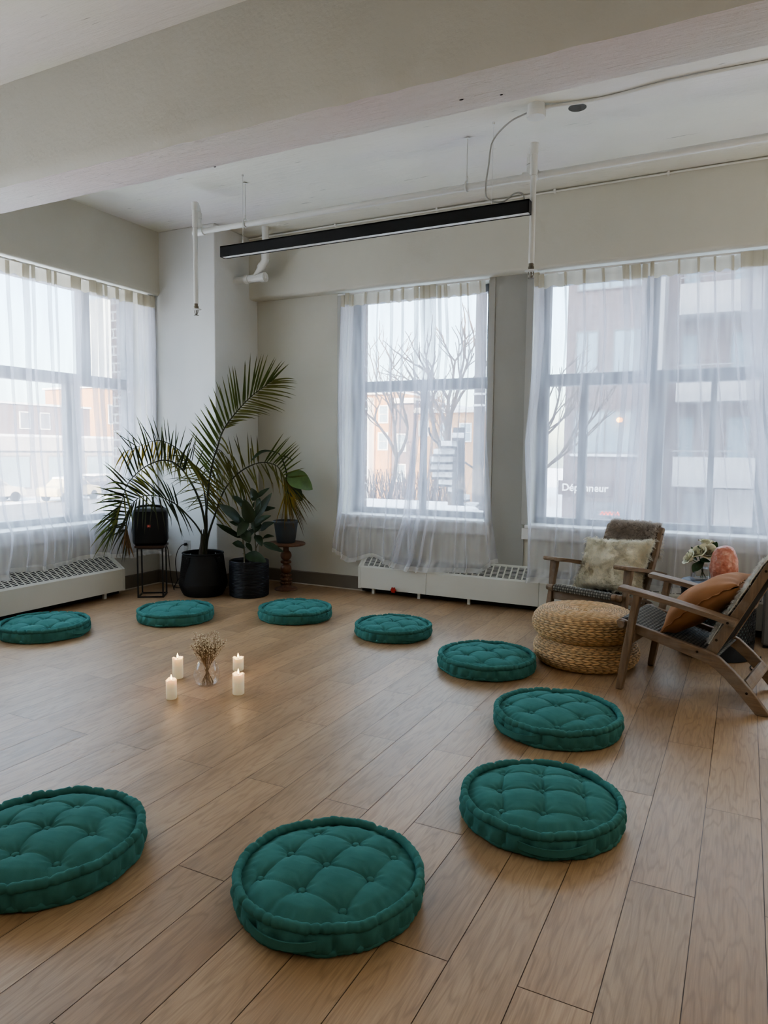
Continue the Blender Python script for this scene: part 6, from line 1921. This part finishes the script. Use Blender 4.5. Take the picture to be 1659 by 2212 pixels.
# ------------------------------------------------------------------ light, sky, camera
w = bpy.data.worlds.new('winter_sky'); scene.world = w; w.use_nodes = True
nt = w.node_tree; L = nt.links; bg = nt.nodes['Background']
sk = nt.nodes.new('ShaderNodeTexSky'); sk.sky_type = 'NISHITA'; sk.sun_disc = False
sk.sun_elevation = math.radians(22); sk.sun_rotation = math.radians(150); sk.altitude = 50; sk.air_density = 1.0; sk.dust_density = 1.6; sk.ozone_density = 1.0
tc = nt.nodes.new('ShaderNodeTexCoord'); n = noise_node(nt, tc.outputs['Generated'], 2.2, 5)
cl = ramp(nt, n.outputs['Fac'], [(.40, (.15,.15,.15)), (.70, (.8,.8,.8))])
skc = mixc(nt, cl, sk.outputs[0], (4.5,5.4,5.9))
sp = nt.nodes.new('ShaderNodeSeparateXYZ'); L.new(tc.outputs['Generated'], sp.inputs[0])
# high thin overcast: brighter overhead than towards the horizon
gr = ramp(nt, sp.outputs[2], [(.05, (.52,.56,.58)), (.28, (.62,.66,.68)), (.60, (1,1,1))])
skc = mixc(nt, 1.0, skc, gr, 'MULTIPLY')
L.new(skc, bg.inputs['Color']); bg.inputs['Strength'].default_value = SKY
sun = bpy.data.lights.new('low_sun', 'SUN'); sun.energy = SUN; sun.color = (1,.80,.55); sun.angle = math.radians(.6)
so_ = bpy.data.objects.new('low_sun', sun); COL.objects.link(so_)
so_.rotation_euler = Vector((-.50,.85,-.36)).to_track_quat('-Z', 'Y').to_euler()
# sampling portals in the window openings
for nm, loc, rot, sx_, sy_ in (('portal', (-2.4565,YO+.2,1.59), (-PI/2,0,0), 1.35, 1.95), ('portal', (.14,YO+.2,1.59), (-PI/2,0,0), 3.3, 1.95), ('portal', (XO-.2,2.8,1.56), (0,-PI/2,0), 2.0, 3.75)):
    p = bpy.data.lights.new(nm, 'AREA'); p.shape = 'RECTANGLE'; p.size = sx_; p.size_y = sy_; p.cycles.is_portal = True
    o = bpy.data.objects.new(nm, p); COL.objects.link(o); o.location = loc; o.rotation_euler = rot
# unseen fill lights added overhead to brighten the room
for x, y, e in ((-2.2,-1.2,FILL),(1.6,-1.2,FILL),(1.9,2.0,FILL*2.2)):
    p = bpy.data.lights.new('fill_light', 'AREA'); p.size = 1.6; p.energy = e; p.color = (1,.95,.87)
    o = bpy.data.objects.new('fill_light', p); COL.objects.link(o); o.location = (x,y,2.9)

for loc, rot, e in (((2.3,3.6,.9),(math.radians(150),math.radians(-25),0),UP),((-3.6,.3,.7),(math.radians(158),math.radians(15),0),UP*.7),((.8,-.6,.8),(math.radians(180),0,0),UP*.5)):  # unseen upward fill lights added to brighten ceiling and beam
    p = bpy.data.lights.new('upward_fill', 'AREA'); p.size = .9; p.energy = e; p.color = (1,.97,.88)
    o = bpy.data.objects.new('upward_fill', p); COL.objects.link(o); o.location = loc; o.rotation_euler = rot

cam = bpy.data.cameras.new('camera'); co = bpy.data.objects.new('camera', cam); COL.objects.link(co)
cam.sensor_fit = 'HORIZONTAL'; cam.sensor_width = 36; cam.lens = 1535.6/1659*36; cam.clip_start = .05; cam.clip_end = 600
yaw, pit, rol = math.radians(26.97185), math.radians(-4.93872), math.radians(.53018)
f = Vector((-math.sin(yaw)*math.cos(pit), math.cos(yaw)*math.cos(pit), math.sin(pit)))
r = Vector((math.cos(yaw), math.sin(yaw), 0)); u = r.cross(f)
r2 = r*math.cos(rol)+u*math.sin(rol); u2 = -r*math.sin(rol)+u*math.cos(rol)
co.matrix_world = Matrix(((r2.x,u2.x,-f.x,0),(r2.y,u2.y,-f.y,0),(r2.z,u2.z,-f.z,1.2),(0,0,0,1)))
scene.camera = co
scene.view_settings.view_transform = 'AgX'; scene.view_settings.look = LOOK
scene.view_settings.exposure = EXPO
cy = scene.cycles
cy.use_denoising = True; cy.max_bounces = 6; cy.diffuse_bounces = 3; cy.glossy_bounces = 3; cy.transmission_bounces = 6; cy.transparent_max_bounces = 16
cy.sample_clamp_indirect = 8; cy.caustics_reflective = False; cy.caustics_refractive = False; cy.use_adaptive_sampling = True; cy.adaptive_threshold = .12; cy.adaptive_min_samples = 16
